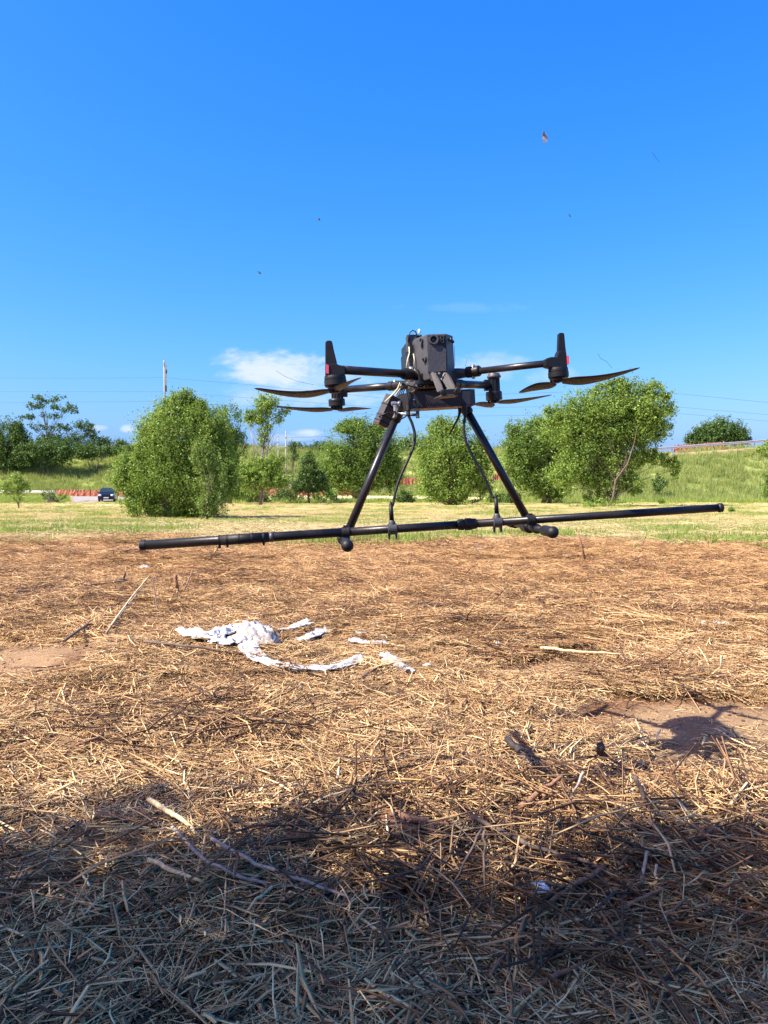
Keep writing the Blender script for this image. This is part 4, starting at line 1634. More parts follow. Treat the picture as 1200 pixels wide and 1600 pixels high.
# front motors with antenna masts
def front_motor(cx, top, side):
    """cx: picture x of the motor axis at can height; side -1 left, +1 right"""
    left = side < 0
    root_y = FR_
    if left:
        ant = [(508.3, 534), (511, 531.8), (517, 531.8), (519.2, 534), (522, 548), (526.5, 566), (526.5, 570), (508.3, 570)]
        blk = [(508.3, 568), (526, 568), (530, 570), (537, 571.5), (540, 573), (540, 585), (531, 587), (526, 589), (508.3, 589)]
        can = (523.5, 588, 604.5)
        neck = (523.5, 604, 614)
        lamp = [(509.2, 569), (513.6, 570.5), (513.6, 584), (509.2, 583)]
    else:
        ant = [(873.2, 521.5), (875, 519.7), (880, 519.7), (882, 521.5), (884, 543), (887.5, 570), (871.5, 570), (872, 552)]
        blk = [(886.5, 569), (887.3, 577), (868, 577), (862, 575), (855, 573.5), (852, 572), (852, 561), (856, 559), (862, 557.5), (870, 557.5), (873, 548), (884.5, 548)]
        can = (872, 575.5, 591.5)
        neck = (869.5, 591, 598)
        lamp = [(886.3, 555), (889, 556), (889.5, 569), (887, 569)]
    mb = MB()
    plan_prism(mb, ant, root_y - .010, .016)
    an = part('antenna', mb, 'black', bevel=.0022)
    mb = MB()
    plan_prism(mb, blk, root_y - .016, .030)
    part('motor_mount', mb, 'black', bevel=.003)
    mb = MB()
    plan_prism(mb, lamp, root_y - .0185, .003 if left else .008)
    part('status_light', mb, 'red')
    ax = np.array([0, 0, -1.0])
    r = pr(17.2 if left else 16.0, FR_)
    top_ = L(can[0], can[1], root_y)
    h = top_[2] - L(can[0], can[2], root_y)[2]
    mb = MB()
    mb.lathe(top_, ax, [(-.001, r * .93), (.003, r * .96), (h * .30, r * .97), (h * .31, r * .93), (h * .36, r * .93), (h * .37, r), (h * .85, r), (h, r * .90), (h + .002, r * .5)], 36)
    part('motor', mb, 'black')
    nt_ = L(neck[0], neck[1], root_y)
    nh = nt_[2] - L(neck[0], neck[2], root_y)[2]
    mb = MB()
    mb.lathe(nt_, ax, [(0, r * .68), (nh * .5, r * .66), (nh * .55, r * .42), (nh, r * .40), (nh + .002, r * .15)], 24)
    for k in range(5):
        th = k * 2 * math.pi / 5
        mb.box(nt_ + np.array([r * .55 * math.cos(th), r * .55 * math.sin(th), -nh * .72]), (.005, .005, nh * .5))
    part('propeller_hub', mb, 'black')
    return np.array([nt_[0], nt_[1], nt_[2] - nh])


def rear_motor(cx, cap, column, can, bot, left):
    ax = np.array([0, 0, -1.0])
    mb = MB()
    if not left:
        c = L(cx, cap[0], BK)
        h = c[2] - L(cx, cap[1], BK)[2]
        r = pr(11, BK)
        mb.lathe(c, ax, [(0, r * .75), (h * .25, r * .85), (h * .5, r), (h * .7, r), (h, r * .7)], 28)
        part('motor_cap', mb, 'dgrey')
        mb = MB()
    c = L(cx, column[0], BK)
    h = c[2] - L(cx, column[1], BK)[2]
    r = pr(8, BK)
    mb.lathe(c, ax, [(0, r), (h, r * 1.05)], 18)
    # lattice ribs round the column
    for k in range(7):
        th = math.pi + k * math.pi / 6
        mb.box(c + np.array([r * 1.02 * math.cos(th), r * 1.02 * math.sin(th), -h * .5]), (.004, .004, h))
    mb.box(c + np.array([(.018 if left else -.018), 0, -h * .45]), (.036, .022, h * .8))
    part('motor_mount', mb, 'black')
    c = L(cx, can[0], BK)
    h = c[2] - L(cx, can[1], BK)[2]
    r = pr(12.8, BK)
    mb = MB()
    mb.lathe(c, ax, [(-.002, r * .95), (.002, r), (h * .35, r), (h * .36, r * .95), (h * .42, r * .95), (h * .43, r), (h * .95, r), (h, r * .85)], 32)
    part('motor', mb, 'black')
    c = L(cx, can[1], BK)
    h = c[2] - L(cx, bot, BK)[2]
    mb = MB()
    mb.lathe(c, ax, [(0, r * .45), (h, r * .42)], 18)
    for k in range(5):
        th = k * 2 * math.pi / 5 + .3
        mb.box(c + np.array([r * .62 * math.cos(th), r * .62 * math.sin(th), -h * .5]), (.007, .007, h))
    part('propeller_hub', mb, 'black')
    return np.array([c[0], c[1], c[2] - h])


hubFL = front_motor(523, 0, -1)
hubFR = front_motor(872, 0, 1)
hubRL = rear_motor(526, None, (603, 624), (624.5, 634.5), 640.5, True)
hubRR = rear_motor(771.5, (583.5, 592.5), (592, 613), (613, 625.5), 630, False)


def blade(hub, tip, chord=.050, pitch=20, sgn=1, sweep=.012, droop=0.0, z0=0):
    """one propeller blade from the hub to its tip: twisted, tapered, with a thin rounded section"""
    hub = np.asarray(hub, float) + np.array([0, 0, z0])
    tip = np.asarray(tip, float)
    d = tip - hub
    Lb = np.linalg.norm(d)
    d /= Lb
    side = np.cross([0, 0, 1.0], d)
    side /= np.linalg.norm(side)
    up = np.cross(d, side)
    N = 22
    vs, fs = [], []
    for i in range(N + 1):
        q = i / N
        s = .06 + .94 * q
        c = chord * (.42 + .58 * math.sin(min(1, q / .28) * math.pi / 2)) if q < .28 else chord * (1 - .72 * ((q - .28) / .72) ** 1.25)
        if q > .96:
            c *= max(.25, 1 - ((q - .96) / .04) * .7)
        th = R(pitch) * (1 - .65 * q) * sgn
        e = side * math.cos(th) + up * math.sin(th)
        nn = np.cross(d, e)
        ctr = hub + d * (s * Lb) + side * sweep * sgn * math.sin(q * math.pi) + up * droop * math.sin(q * math.pi)
        tk = c * .040 + .0004
        for (u, w_) in ((-.5, 0), (-.25, 1), (.1, 1.15), (.5, .1), (.1, -.35), (-.25, -.5)):
            vs.append(ctr + e * (u * c) + nn * (w_ * tk))
    for i in range(N):
        for k in range(6):
            k2 = (k + 1) % 6
            fs.append((i * 6 + k, i * 6 + k2, (i + 1) * 6 + k2, (i + 1) * 6 + k))
    mb = MB()
    mb.add(vs, fs, True)
    mb.add([vs[k] for k in range(6)], [(0, 1, 2, 3, 4, 5)])
    mb.add([vs[N * 6 + k] for k in range(6)], [(0, 1, 2, 3, 4, 5)])
    part('propeller_blade', mb, 'blade')


def LY(px, py, Y):
    return (P(px, py, Y) - DO) @ DM


blade(hubFL + np.array([0, 0, .004]), LY(398, 606.5, 1.90), .048, 24, 1, .006, -.012)
blade(hubFL + np.array([0, 0, .004]), LY(564, 590, 1.86), .026, 14, -1, .01)
blade(hubRL, LY(425, 634, 2.57), .044, 20, 1, .008, -.006)
blade(hubRL, LY(580, 638.5, 2.84), .044, 20, -1, .008, .0)
blade(hubFR, LY(1000, 574.5, 2.04), .052, 27, -1, .012, -.010)
blade(hubFR, LY(812, 614, 2.33), .046, 26, 1, .01, .0)
blade(hubRR, LY(862, 617, 2.58), .044, 22, -1, .01, -.004)
blade(hubRR, LY(737, 631.5, 3.02), .055, 28, 1, .01, -.006)

# payload tray with the maker's lettering
ty = -.11
f = [L(638.5, 612, ty), L(736, 608.5, ty)]
ztop = (f[0][2] + f[1][2]) / 2
zbot = (L(640, 637.5, ty)[2] + L(736, 633, ty)[2]) / 2
tx0, tx1 = L(638.5, 620, ty)[0], L(735.5, 620, ty)[0]
tl, trr = L(622, 620, ty + .05)[0], L(741.8, 620, ty + .02)[0]
mb = MB()
mb.prism([(x, y, zbot) for x, y in [(tx0, ty), (tx1, ty), (trr, ty + .014), (trr, ty + .11), (tl, ty + .11), (tl, ty + .055)]], (0, 0, ztop - zbot))
tray = part('payload_tray', mb, 'print', bevel=.0012)
mb = MB()
mb.box(((tx0 + tx1) / 2, ty + .052, zbot - .0015), (tx1 - tx0 - .01, .10, .002))
part('tray_underside', mb, 'underlit')  # thin sheet coloured like light bounced up from the straw
mb = MB()
for k in range(9):
    mb.box(((tl + trr) / 2, ty + .106, zbot + (k + .5) * (ztop - zbot) / 9), (trr - tl + .002, .002, .0012))
part('layer_lines', mb, 'printlite')
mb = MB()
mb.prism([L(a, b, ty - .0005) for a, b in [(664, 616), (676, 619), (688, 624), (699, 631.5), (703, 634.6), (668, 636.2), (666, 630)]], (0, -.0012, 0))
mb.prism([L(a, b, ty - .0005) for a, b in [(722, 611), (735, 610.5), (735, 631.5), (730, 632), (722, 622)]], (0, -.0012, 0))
part('sunlit_patch', mb, 'print_sun')  # spots of sun between bracket shadows, painted onto the tray front
mb = MB()
mb.cyl(L(646.5, 624.5, ty + .001), L(646.5, 624.5, ty + .001) + np.array([0, -.003, 0]), .002, 10)
part('tray_screw', mb, 'metal')


def lettering(txt, p, width, rotz, matn, parent):
    cu = bpy.data.curves.new('lettering', 'FONT')
    cu.body = txt
    cu.extrude = .03
    cu.align_x = 'LEFT'
    tmp = bpy.data.objects.new('lettering_tmp', cu)
    COL.objects.link(tmp)
    bpy.context.view_layer.update()
    dg = bpy.context.evaluated_depsgraph_get()
    me = bpy.data.meshes.new_from_object(tmp.evaluated_get(dg))
    bpy.data.objects.remove(tmp)
    w = max(v.co.x for v in me.vertices) - min(v.co.x for v in me.vertices)
    k = width / w
    me.transform(Matrix.Rotation(math.pi / 2, 4, 'X') @ Matrix.Scale(k, 4))
    o = link_mesh('lettering', me, M[matn], parent)
    o.location = tuple(p)
    o.rotation_euler = (0, rotz, 0)
    return o


lp = L(671.5, 635.2, ty - .003)
lettering('AgDron', lp, L(697.5, 633, ty - .003)[0] - lp[0], 0, 'black', tray)
# logo strokes left of the lettering
mb = MB()
for a, b in (((666.0, 622), (669.0, 634.5)), ((669.5, 634.5), (671.3, 626))):
    mb.tube([L(*a, ty - .003), L(*b, ty - .003)], .0009, 6)
part('logo_mark', mb, 'black', tray)

# curved camera bracket in front of the hull
def crescent(shift, outline, nm):
    mb = MB()
    mb.prism([L(a, b, y) for a, b, y in outline], (.004, 0, 0))
    part(nm, mb, 'printlite', bevel=.0008)


crescent(0, [(672.5, 583, -.185), (675, 581, -.187), (679.5, 584.5, -.197), (684.5, 592, -.215), (688.5, 601, -.235), (691, 609, -.25), (683, 613, -.235), (681, 604, -.215), (678, 596, -.20), (673, 595, -.185)], 'bracket_plate')
crescent(0, [(693.5, 583, -.185), (695.5, 581.5, -.187), (700, 586, -.197), (705, 594, -.215), (708.5, 602, -.235), (710.5, 609, -.25), (701, 612, -.235), (697, 604, -.215), (692, 596, -.20), (688.5, 594.5, -.185)], 'bracket_plate')
mb = MB()
mb.prism([L(693.8, 582.5, -.192), L(694.8, 582, -.192), L(690, 593, -.195), L(688.5, 593, -.195)], (0, .003, 0))
part('bracket_brace', mb, 'cream')
mb = MB()
zc = L(702, 612, -.25)[2]
x0, x1 = L(689, 612, -.25)[0], L(716, 611, -.25)[0]
mb.box(((x0 + x1) / 2, -.242, zc), (x1 - x0, .018, pr(8, -.25)))
part('bracket_bar', mb, 'black', bevel=.0015)
mb = MB()
mb.prism([L(690, 616.5, -.252), L(716, 615, -.252), L(716, 618, -.252), L(689, 619, -.252), L(676, 624, -.215), L(673, 621, -.215)], (0, .03, 0))
part('bracket_base', mb, 'printlite')
mb = MB()
mb.prism([L(689, 618.9, -.25), L(716, 617.6, -.25), L(711, 621.0, -.215), L(684, 623.5, -.215)], (0, .002, .001))
part('bracket_underside', mb, 'underlit')  # brown bounce light painted as a thin sheet under the bracket
for a, b, r_ in ((714.5, 610.5, 5), (691, 613, 3.4), (711.5, 613, 3.2)):
    mb = MB()
    c = L(a, b, -.25)
    mb.lathe(c, (0, -1, 0), [(-.01, pr(r_, -.25)), (.006, pr(r_, -.25)), (.010, pr(r_ * .7, -.25))], 16)
    part('knob', mb, 'black')
mb = MB()
mb.cyl(L(680, 584, -.19), L(680, 584, -.20), .0035, 10)
mb.cyl(L(686, 583, -.19), L(686, 583, -.20), .0035, 10)
part('bracket_screw', mb, 'metal')

# landing legs, skids, boom
ll0, ll1 = L(622, 645, .0), L(541.5, 836, -.06)
mb = MB()
mb.tube([ll0, ll1], pr(6.3, -.04), 20)
part('landing_leg', mb, 'carbon')
rl0, rl1 = L(725, 634, .0), L(827, 816, -.06)
mb = MB()
mb.tube([rl0, rl1], pr(6.2, -.04), 20)
part('landing_leg', mb, 'carbon')
for p0, p1 in ((ll0, ll1), (rl0, rl1)):
    mb = MB()
    u = (p1 - p0) / np.linalg.norm(p1 - p0)
    mb.lathe(p0 - u * .03, u, [(0, .013), (.004, .018), (.055, .018), (.06, .0155)], 20)
    part('leg_socket', mb, 'black')


def skid(front, legend):
    d = np.array([0, 1.0, 0])
    f_ = np.asarray(front)
    mb = MB()
    mb.tube([f_ + d * .02, f_ + d * .47], pr(5.6, -.2), 18)
    sk = part('skid', mb, 'carbon')
    mb = MB()
    r = pr(8.6, -.3)
    mb.tube([f_ + d * .012, f_ + d * .02, f_ + d * .085, f_ + d * .09], [r * .9, r, r, r * .85], 20)
    mb.tube([f_ + d * .40, f_ + d * .47], [r, r], 20)
    part('foam_sleeve', mb, 'rubber', sk)
    mb = MB()
    mb.ball(f_ + d * .008, pr(9.8, -.32), 20, 12)
    part('end_cap', mb, 'rubber', sk)
    mb = MB()
    c = f_ + d * .255
    mb.lathe(c - d * .03, d, [(0, .013), (.004, .019), (.056, .019), (.06, .013)], 18)
    part('tee_joint', mb, 'black', sk)


skid(L(543, 853, -.33), ll1)
skid(L(865, 832, -.33), rl1)

bl, br = L(220, 852.3, -.165), L(1127, 793.2, -.165)
bd = (br - bl) / np.linalg.norm(br - bl)


def bp(px):
    """boom axis point below picture column px"""
    lo, hi = 0.0, 1.0
    for _ in range(30):
        m = (lo + hi) / 2
        p = _C * 0 + DO + DM @ (bl + (br - bl) * m)
        d = p - _C
        cx_ = 600 + FPX * (d @ _Rt) / (d @ _F)
        if cx_ < px:
            lo = m
        else:
            hi = m
    return bl + (br - bl) * lo


boom = MB()
boom.tube([bl, bp(540), bp(541)], [.0138, .0134, .0120], 24)
boom.tube([bp(540), bp(730)], .0124, 24)
boom.tube([bp(729), bp(960), bp(961), br], [.0120, .0116, .0124, .0118], 24)
boomo = part('boom', boom, 'boom')
mb = MB()
mb.lathe(bl - bd * .003, bd, [(0, .0130), (.003, .0148), (.016, .0148), (.018, .0138)], 24)
part('boom_cap', mb, 'rubber', boomo)
mb = MB()
mb.lathe(br + bd * .004, -bd, [(0, .008), (.002, .0138), (.012, .0145), (.016, .0118)], 24)
part('boom_cap', mb, 'rubber', boomo)
# cable ties along the left end
for px in (343, 355, 374, 393.5, 411.5):
    mb = MB()
    c = bp(px)
    mb.lathe(c - bd * .003, bd, [(0, .0138), (.0005, .0156), (.0055, .0156), (.006, .0138)], 22)
    if px in (343, 355, 411.5):
        mb.box(c + np.array([0, -.004, -.0175]), (.006, .008, .009))
    part('cable_tie', mb, 'rubber', boomo)
mb = MB()
mb.tube([bp(343) + np.array([0, 0, .0], float), bp(420)], .0150, 22)
part('tape_sleeve', mb, 'rubber', boomo)
mb = MB()
mb.tube([bp(421) , bp(428)], .0144, 22)
part('tape_band', mb, 'dgrey', boomo)
mb = MB()
mb.tube([bp(343) + np.array([0, -.006, -.014]), L(336, 864, -.17), L(325, 876, -.16)], [.0012, .0010, .0007], 6)
part('tie_tail', mb, 'rubber', boomo)
# middle coupling
mb = MB()
c = bp(714)
mb.lathe(c, bd, [(0, .0122), (.004, .0160), (.018, .0172), (.022, .0150), (.026, .0182), (.040, .0182), (.046, .0165), (.058, .0150), (.060, .0120)], 26)
part('boom_coupling', mb, 'rubber', boomo)
# clamps to the skids
for px, py2, skc in ((540, 845, L(543, 853, -.33)), (829, 822, L(865, 832, -.33))):
    c = bp(px)
    t_ = np.array([skc[0], c[1], skc[2]])
    mb = MB()
    mb.lathe(c - bd * .012, bd, [(0, .0125), (.001, .0160), (.023, .0160), (.024, .0125)], 22)
    mb.lathe(t_ - np.array([0, .012, 0]), (0, 1, 0), [(0, .011), (.001, .0145), (.023, .0145), (.024, .011)], 20)
    mb.box((c + t_) / 2, (.017, .020, abs(c[2] - t_[2]) + .004))
    mb.box(c + np.array([0, 0, .0165]), (.012, .014, .007))
    part('skid_clamp', mb, 'rubber', boomo)
# cable clamps with little feet and the two cables
for px, cpts in ((613, [(637.5, 636), (638, 648), (644, 662), (648.2, 680), (646, 698), (637, 720), (626, 744), (618, 768), (613.5, 790), (612.5, 802)]),
                 (777, [(726, 634), (726.5, 650), (724.5, 668), (728, 690), (738, 712), (750, 733), (761, 755), (769, 775), (774.5, 793)])):
    c = bp(px)
    mb = MB()
    mb.lathe(c - bd * .014, bd, [(0, .0125), (.002, .0165), (.026, .0165), (.028, .0125)], 22)
    mb.lathe(c, (0, 0, 1), [(.010, .012), (.022, .009), (.028, .006)], 14)
    for sgn in (-1, 1):
        mb.prism([c + np.array([sgn * .006, -.004, -.012]), c + np.array([sgn * .014, -.004, -.012]), c + np.array([sgn * .0125, -.004, -.030]), c + np.array([sgn * .009, -.004, -.031])], (0, .008, 0))
    part('cable_clamp', mb, 'dgrey', boomo)
    mb = MB()
    p_ = [L(a, b, -.12 - .045 * i / len(cpts)) for i, (a, b) in enumerate(cpts)]
    e_ = c + np.array([0, 0, .026])
    e2 = c + np.array([.0, 0, .075])
    pts = p_[:-1] + [e2, e_]
    # smooth the path
    def cat(ps, n=6):
        o = []
        for i in range(len(ps) - 1):
            a_, b_, c_, d_ = ps[max(i - 1, 0)], ps[i], ps[i + 1], ps[min(i + 2, len(ps) - 1)]
            for k in range(n):
                t = k / n
                o.append(.5 * (2 * b_ + (c_ - a_) * t + (2 * a_ - 5 * b_ + 4 * c_ - d_) * t * t + (3 * b_ - a_ - 3 * c_ + d_) * t ** 3))
        return o + [ps[-1]]
    mb.tube(cat(pts), .0042, 10)
    cb = part('sensor_cable', mb, 'rubber')
    mb = MB()
    mb.tube([e_, e_ + (e2 - e_) * .95], [.0070, .0058], 12)
    part('strain_relief', mb, 'rubber', cb)
    mb = MB()
    mb.lathe(p_[0] + np.array([0, 0, .004]), p_[1] - p_[0], [(0, .008), (.016, .008), (.018, .006), (.03, .006)], 12)
    part('cable_plug', mb, 'rubber', cb)

# tilted sensor box on the left leg
ax_ = L(591, 662, -.10) - L(612, 616, -.10)
ln = np.linalg.norm(ax_)
ax_ /= ln
sd_ = np.cross(ax_, [0, 1.0, 0])
sd_ /= np.linalg.norm(sd_)
Ro = R(28)
u_ = sd_ * math.cos(Ro) + np.array([0, 1.0, 0]) * math.sin(Ro)
w_ = np.cross(ax_, u_)
bc = (L(604.5, 641.5, -.07))
RM = np.stack([u_, w_, ax_], 1)
mb = MB()
mb.box(bc, (.036, .034, ln * .98), RM)
sbx = part('sensor_box', mb, 'printlite', bevel=.0015)
for q in (-.16, .20, .38):
    mb = MB()
    mb.box(bc + ax_ * ln * q, (.0375, .0355, .004), RM)
    part('cable_tie', mb, 'rubber', sbx)
mb = MB()
mb.box(bc + ax_ * (ln * .49 + .001), (.030, .028, .003), RM)
part('box_end', mb, 'underlit', sbx)  # lower end given the same painted brown uplight
# white connectors and small leads
mb = MB()
mb.tube([L(626.5, 596, -.15), L(622, 607, -.12), L(614, 616, -.12), L(601.5, 628, -.12)], [.0030, .0030, .0026, .0020], 10)
mb.tube([L(627, 596, -.13), L(626, 606, -.13), L(618, 618, -.13)], .0018, 8)
part('cream_cable', mb, 'cream')
mb = MB()
for i in range(4):
    mb.tube([L(628 + i, 598, -.12), L(627 + 2 * i, 606, -.13 + .01 * i), L(620 + 3 * i, 617, -.12)], .0016, 6)
part('wire_bundle', mb, 'rubber')
mb = MB()
mb.lathe(L(611.5, 630.5, -.125), L(626, 630, -.125) - L(611.5, 630.5, -.125), [(0, .0045), (.001, .0062), (.014, .0062), (.015, .0045), (.020, .0045), (.021, .0072), (.026, .0072)], 16)
mb.lathe(L(617, 633, -.125), (0, 0, -1), [(0, .0055), (.005, .0055), (.006, .0048), (.017, .0048)], 14)
part('silver_connector', mb, 'metal')
mb = MB()
mb.tube([L(617, 641, -.125), L(618, 646, -.125), L(620, 652, -.18), L(626, 655, -.17), L(632, 652, -.17), L(637, 648, -.17)], .0022, 8)
mb.tube([L(618, 644, -.125), L(607, 645, -.2), L(598, 648, -.2), L(592.5, 650.5, -.125), L(598, 656, -.18)], .0026, 8)
part('lead', mb, 'rubber')
mb = MB()
mb.lathe(L(621, 644.5, -.125), L(637, 648.5, -.125) - L(621, 644.5, -.125), [(0, .0018), (.01, .0020), (.014, .0042), (.024, .0038), (.030, .0012)], 12)
part('white_plug', mb, 'white')
mb = MB()
mb.box(L(652.5, 646, -.125), (.0095, .009, .026))
mb.cyl(L(652.5, 650, -.125) + np.array([0, 0, -.001]), L(652.5, 653.5, -.125), .0052, 10)
mb.cyl(L(640, 648, -.125), L(649.5, 648.2, -.125), .0045, 12)
mb.box(L(650.5, 640.5, -.125), (.018, .014, .008))
part('grey_connector', mb, 'dgrey')
# whip antenna between the legs
mb = MB()
mb.tube([L(718, 637, -.1), L(718.5, 646, -.1)], .005, 10)
mb.tube([L(718.5, 645, -.1), L(716, 653, -.1), L(702, 680, -.1)], [.0042, .0036, .0018], 10)
part('whip_antenna', mb, 'rubber')
# wire standing up behind the right side of the fuselage
mb = MB()
mb.tube([L(710, 540, -.02), L(710.5, 572, -.02)], .0006, 5)
part('thin_wire', mb, 'rubber')

# ------------------------------------------------------------------ sticks, stalks and litter lying on the straw
def stick(label, pts, rpx, matn, lifts=None, name='stick', cat='stick', taper=.6):
    """picture points on the ground, lifted a little; radius in picture units"""
    lifts = [v * .85 + .012 for v in (lifts or [.03] * len(pts))]
    P3 = [G(a, b, l + .022) for (a, b), l in zip(pts, lifts)]
    # finer, slightly knotty path
    Q, RR = [], []
    n = len(P3)
    for i in range(n - 1):
        for k in range(5):
            q = k / 5
            Q.append(P3[i] * (1 - q) + P3[i + 1] * q + (RNG.normal(0, .0014, 3) if (i or k) else 0))
    Q.append(P3[-1])
    r0 = rpx * P3[0][1] / FPX
    for i in range(len(Q)):
        RR.append(r0 * (1 - (1 - taper) * i / (len(Q) - 1)) * RNG.uniform(.93, 1.07))
    mb = MB(P3[0])
    mb.tube(Q, RR, 7)
    ob = mb.build(name, M[matn], None, P3[0])
    return tag(ob, label, cat)


stick('long dark bent branch running across the shade edge right of centre', [(735, 1275), (790, 1303), (840, 1325), (900, 1342), (945, 1358)], 4.2, 'stick_dark', [.09, .07, .06, .05, .06])
stick('long reddish stick leading down from the end of the dark bent branch', [(945, 1355), (900, 1380), (850, 1415), (810, 1455), (765, 1525)], 4.2, 'stick_red', [.06, .06, .05, .04, .03])
stick('long grey stick in the shade left of centre', [(268, 1290), (320, 1345), (380, 1372), (430, 1385), (520, 1380)], 3.0, 'stick_grey', [.05, .05, .04, .04, .04])
stick('thin grey branch beside the long grey stick', [(330, 1310), (400, 1350), (500, 1385), (598, 1422)], 3.2, 'stick_grey', [.06, .06, .05, .04])
stick('pale split cane sloping at the left shade edge', [(232, 1248), (262, 1268), (285, 1280), (312, 1306)], 4.5, 'stick_pale', [.07, .06, .05, .02])
stick('tan cane lying in the left shade above the grey stick', [(232, 1343), (275, 1362), (318, 1380)], 4.0, 'stick_pale', [.05, .05, .04])
stick('tan straight cane leaning in the shade left of centre', [(425, 1385), (395, 1412), (368, 1446)], 2.8, 'stick_pale', [.05, .05, .02])
stick('short tan cane lying level in the deep left shade', [(310, 1454), (345, 1452), (378, 1448)], 4.0, 'stick_pale')
stick('reddish straight stick in the sun above the dark bent branch', [(812, 1262), (845, 1236), (880, 1212)], 5, 'stick_red', [.03, .06, .08])
stick('thick reddish root at the shade edge in the centre', [(598, 1281), (630, 1292), (655, 1310), (672, 1332)], 9, 'stick_red', [.03, .04, .03, .01])
stick('reddish root crossing over the thick root', [(590, 1262), (640, 1280), (690, 1288), (740, 1284)], 6, 'stick_red', [.04, .06, .05, .03])
stick('short root standing beside the thick root', [(672, 1290), (682, 1320), (690, 1350)], 6, 'stick_red', [.06, .04, .01])
stick('blackened stick lying in the sun below the drone', [(793, 1156), (812, 1172), (838, 1206)], 6, 'stick_black', [.06, .05, .02], taper=.9)
stick('short black stub standing left of the drone shadow', [(938, 1163), (942, 1186)], 6, 'stick_black', [.09, .01], taper=1.6)
stick('thin dark stalk poking up at the shade edge on the right', [(992, 1213), (1004, 1240), (1019, 1272)], 3.2, 'stick_dark', [.12, .08, .02], taper=1.5)
stick('pale broken cane standing at the right edge of the sunlit patch', [(912, 1206), (897, 1235), (889, 1262)], 2.4, 'stick_grey', [.12, .07, .02])
stick('reddish stick lying level in the right shade', [(940, 1437), (985, 1413), (1042, 1385)], 4.2, 'stick_red', [.03, .05, .06])
stick('stick running to the bottom edge right of centre', [(905, 1508), (850, 1535), (800, 1562), (738, 1604)], 4.8, 'stick_red', [.05, .04, .03, .02])
stick('grey standing cane in the right shade, the taller of the two', [(1012, 1328), (1005, 1365), (1001, 1396)], 2.6, 'stick_grey', [.12, .07, .02], taper=1.3)
stick('grey standing cane in the right shade, the shorter of the two', [(1026, 1350), (1025, 1382), (1025, 1414)], 2.3, 'stick_grey', [.10, .05, .02], taper=1.2)
stick('thin upright stalk standing in the shade right of centre', [(757, 1298), (757, 1350), (757, 1422)], 2.4, 'stick_dark', [.17, .10, .01])
stick('thin slanting stalk left of the thin upright stalk', [(753, 1295), (718, 1362), (680, 1430)], 2.2, 'stick_dark', [.17, .09, .01])
stick('long thin dry stem crossing the bare earth by the drone shadow', [(1118, 1138), (1150, 1158), (1205, 1180)], 1.3, 'stick_pale', [.02, .02, .02])
stick('thin dark twig on the straw left of the drone shadow', [(850, 1178), (930, 1172), (1010, 1150)], 1.8, 'stick_dark', [.02, .03, .02])
stick('reddish twig low on the left side of the sunlit straw', [(88, 1172), (125, 1163), (162, 1148)], 3.2, 'stick_red', [.02, .04, .04])
stick('pale long dry stalk leaning left of the white plastic', [(170, 982), (200, 940), (233, 900)], 1.8, 'stick_pale', [.02, .12, .25], 'stalk', 'stalk')
stick('second pale leaning stalk lying along the first one', [(165, 990), (190, 958), (222, 918)], 1.8, 'stick_grey', [.01, .08, .18], 'stalk', 'stalk')
stick('thin dark upright stalk left of the white plastic', [(248, 970), (244, 940), (238, 902)], 1.6, 'stick_dark', [.0, .12, .28], 'stalk', 'stalk', .5)
stick('brown twin stalk standing under the left boom end', [(279, 930), (276, 915), (274, 898)], 3.2, 'stick_red', [.0, .1, .2], 'stalk', 'stalk', .8)
stick('curved reddish stalk beside the brown twin stalk', [(284, 932), (291, 915), (302, 890)], 1.8, 'stick_red', [.0, .1, .2], 'stalk', 'stalk', .5)
stick('blackened stump of stems left of the leaning stalks', [(180, 912), (190, 908), (203, 913)], 5.0, 'stick_black', [.02, .08, .02], 'stump', 'stump', .8)
stick('thin stem rising from the blackened stump', [(192, 912), (196, 895)], 2.0, 'stick_dark', [.02, .15], 'stalk', 'stalk', .6)
stick('short black twig lying in the straw right of the boom coupling', [(645, 944), (685, 945), (720, 947)], 3.0, 'stick_dark', [.03, .04, .03])
stick('upright dark splinter right of the short black twig', [(820, 918), (818, 930)], 2.6, 'stick_dark', [.1, .0])
stick('long pale stem lying on the straw in the right middle', [(845, 1012), (905, 1018), (970, 1022)], 2.4, 'stick_pale', [.03, .04, .03])
stick('thin reddish stem lying near the white scraps on the left', [(600, 1190), (660, 1150), (700, 1105)], 1.6, 'stick_red', [.02, .03, .03])
stick('brown stick lying in front of the white plastic strip', [(555, 1066), (575, 1052), (598, 1040)], 3.0, 'stick_dark', [.02, .03, .04])
stick('dark branch lying left of the white plastic', [(225, 1002), (300, 1010), (380, 1022)], 2.6, 'stick_dark', [.04, .05, .03])
stick('yellow-green stem lying by the small white strip', [(565, 1010), (610, 1006), (628, 1010)], 1.6, 'stick_pale', [.02, .03, .03])
stick('grey branch lying low in the left middle ground', [(100, 1002), (150, 965), (205, 930)], 2.6, 'stick_dark', [.03, .05, .04])

# the tall leaning stalk below the right skid
g = G(917, 884)
tp = P(902, 826, g[1] - .05)
mb = MB(g)
root = empty('stalk', g, 'tall brown dry stalk leaning left below the right skid', 'stalk')
mb.tube([g - np.array([0, 0, .03]), g + (tp - g) * .5, tp], [.013, .011, .007], 8)
mb.build('stem', M['stick_red'], root)
for dx in (-4, 1, 5):
    mb = MB(g)
    q = g + (tp - g) * .72
    mb.tube([q, P(902 + dx, 824 + abs(dx), g[1])], [.004, .002], 5)
    mb.build('sprig', M['stick_pale'], root)


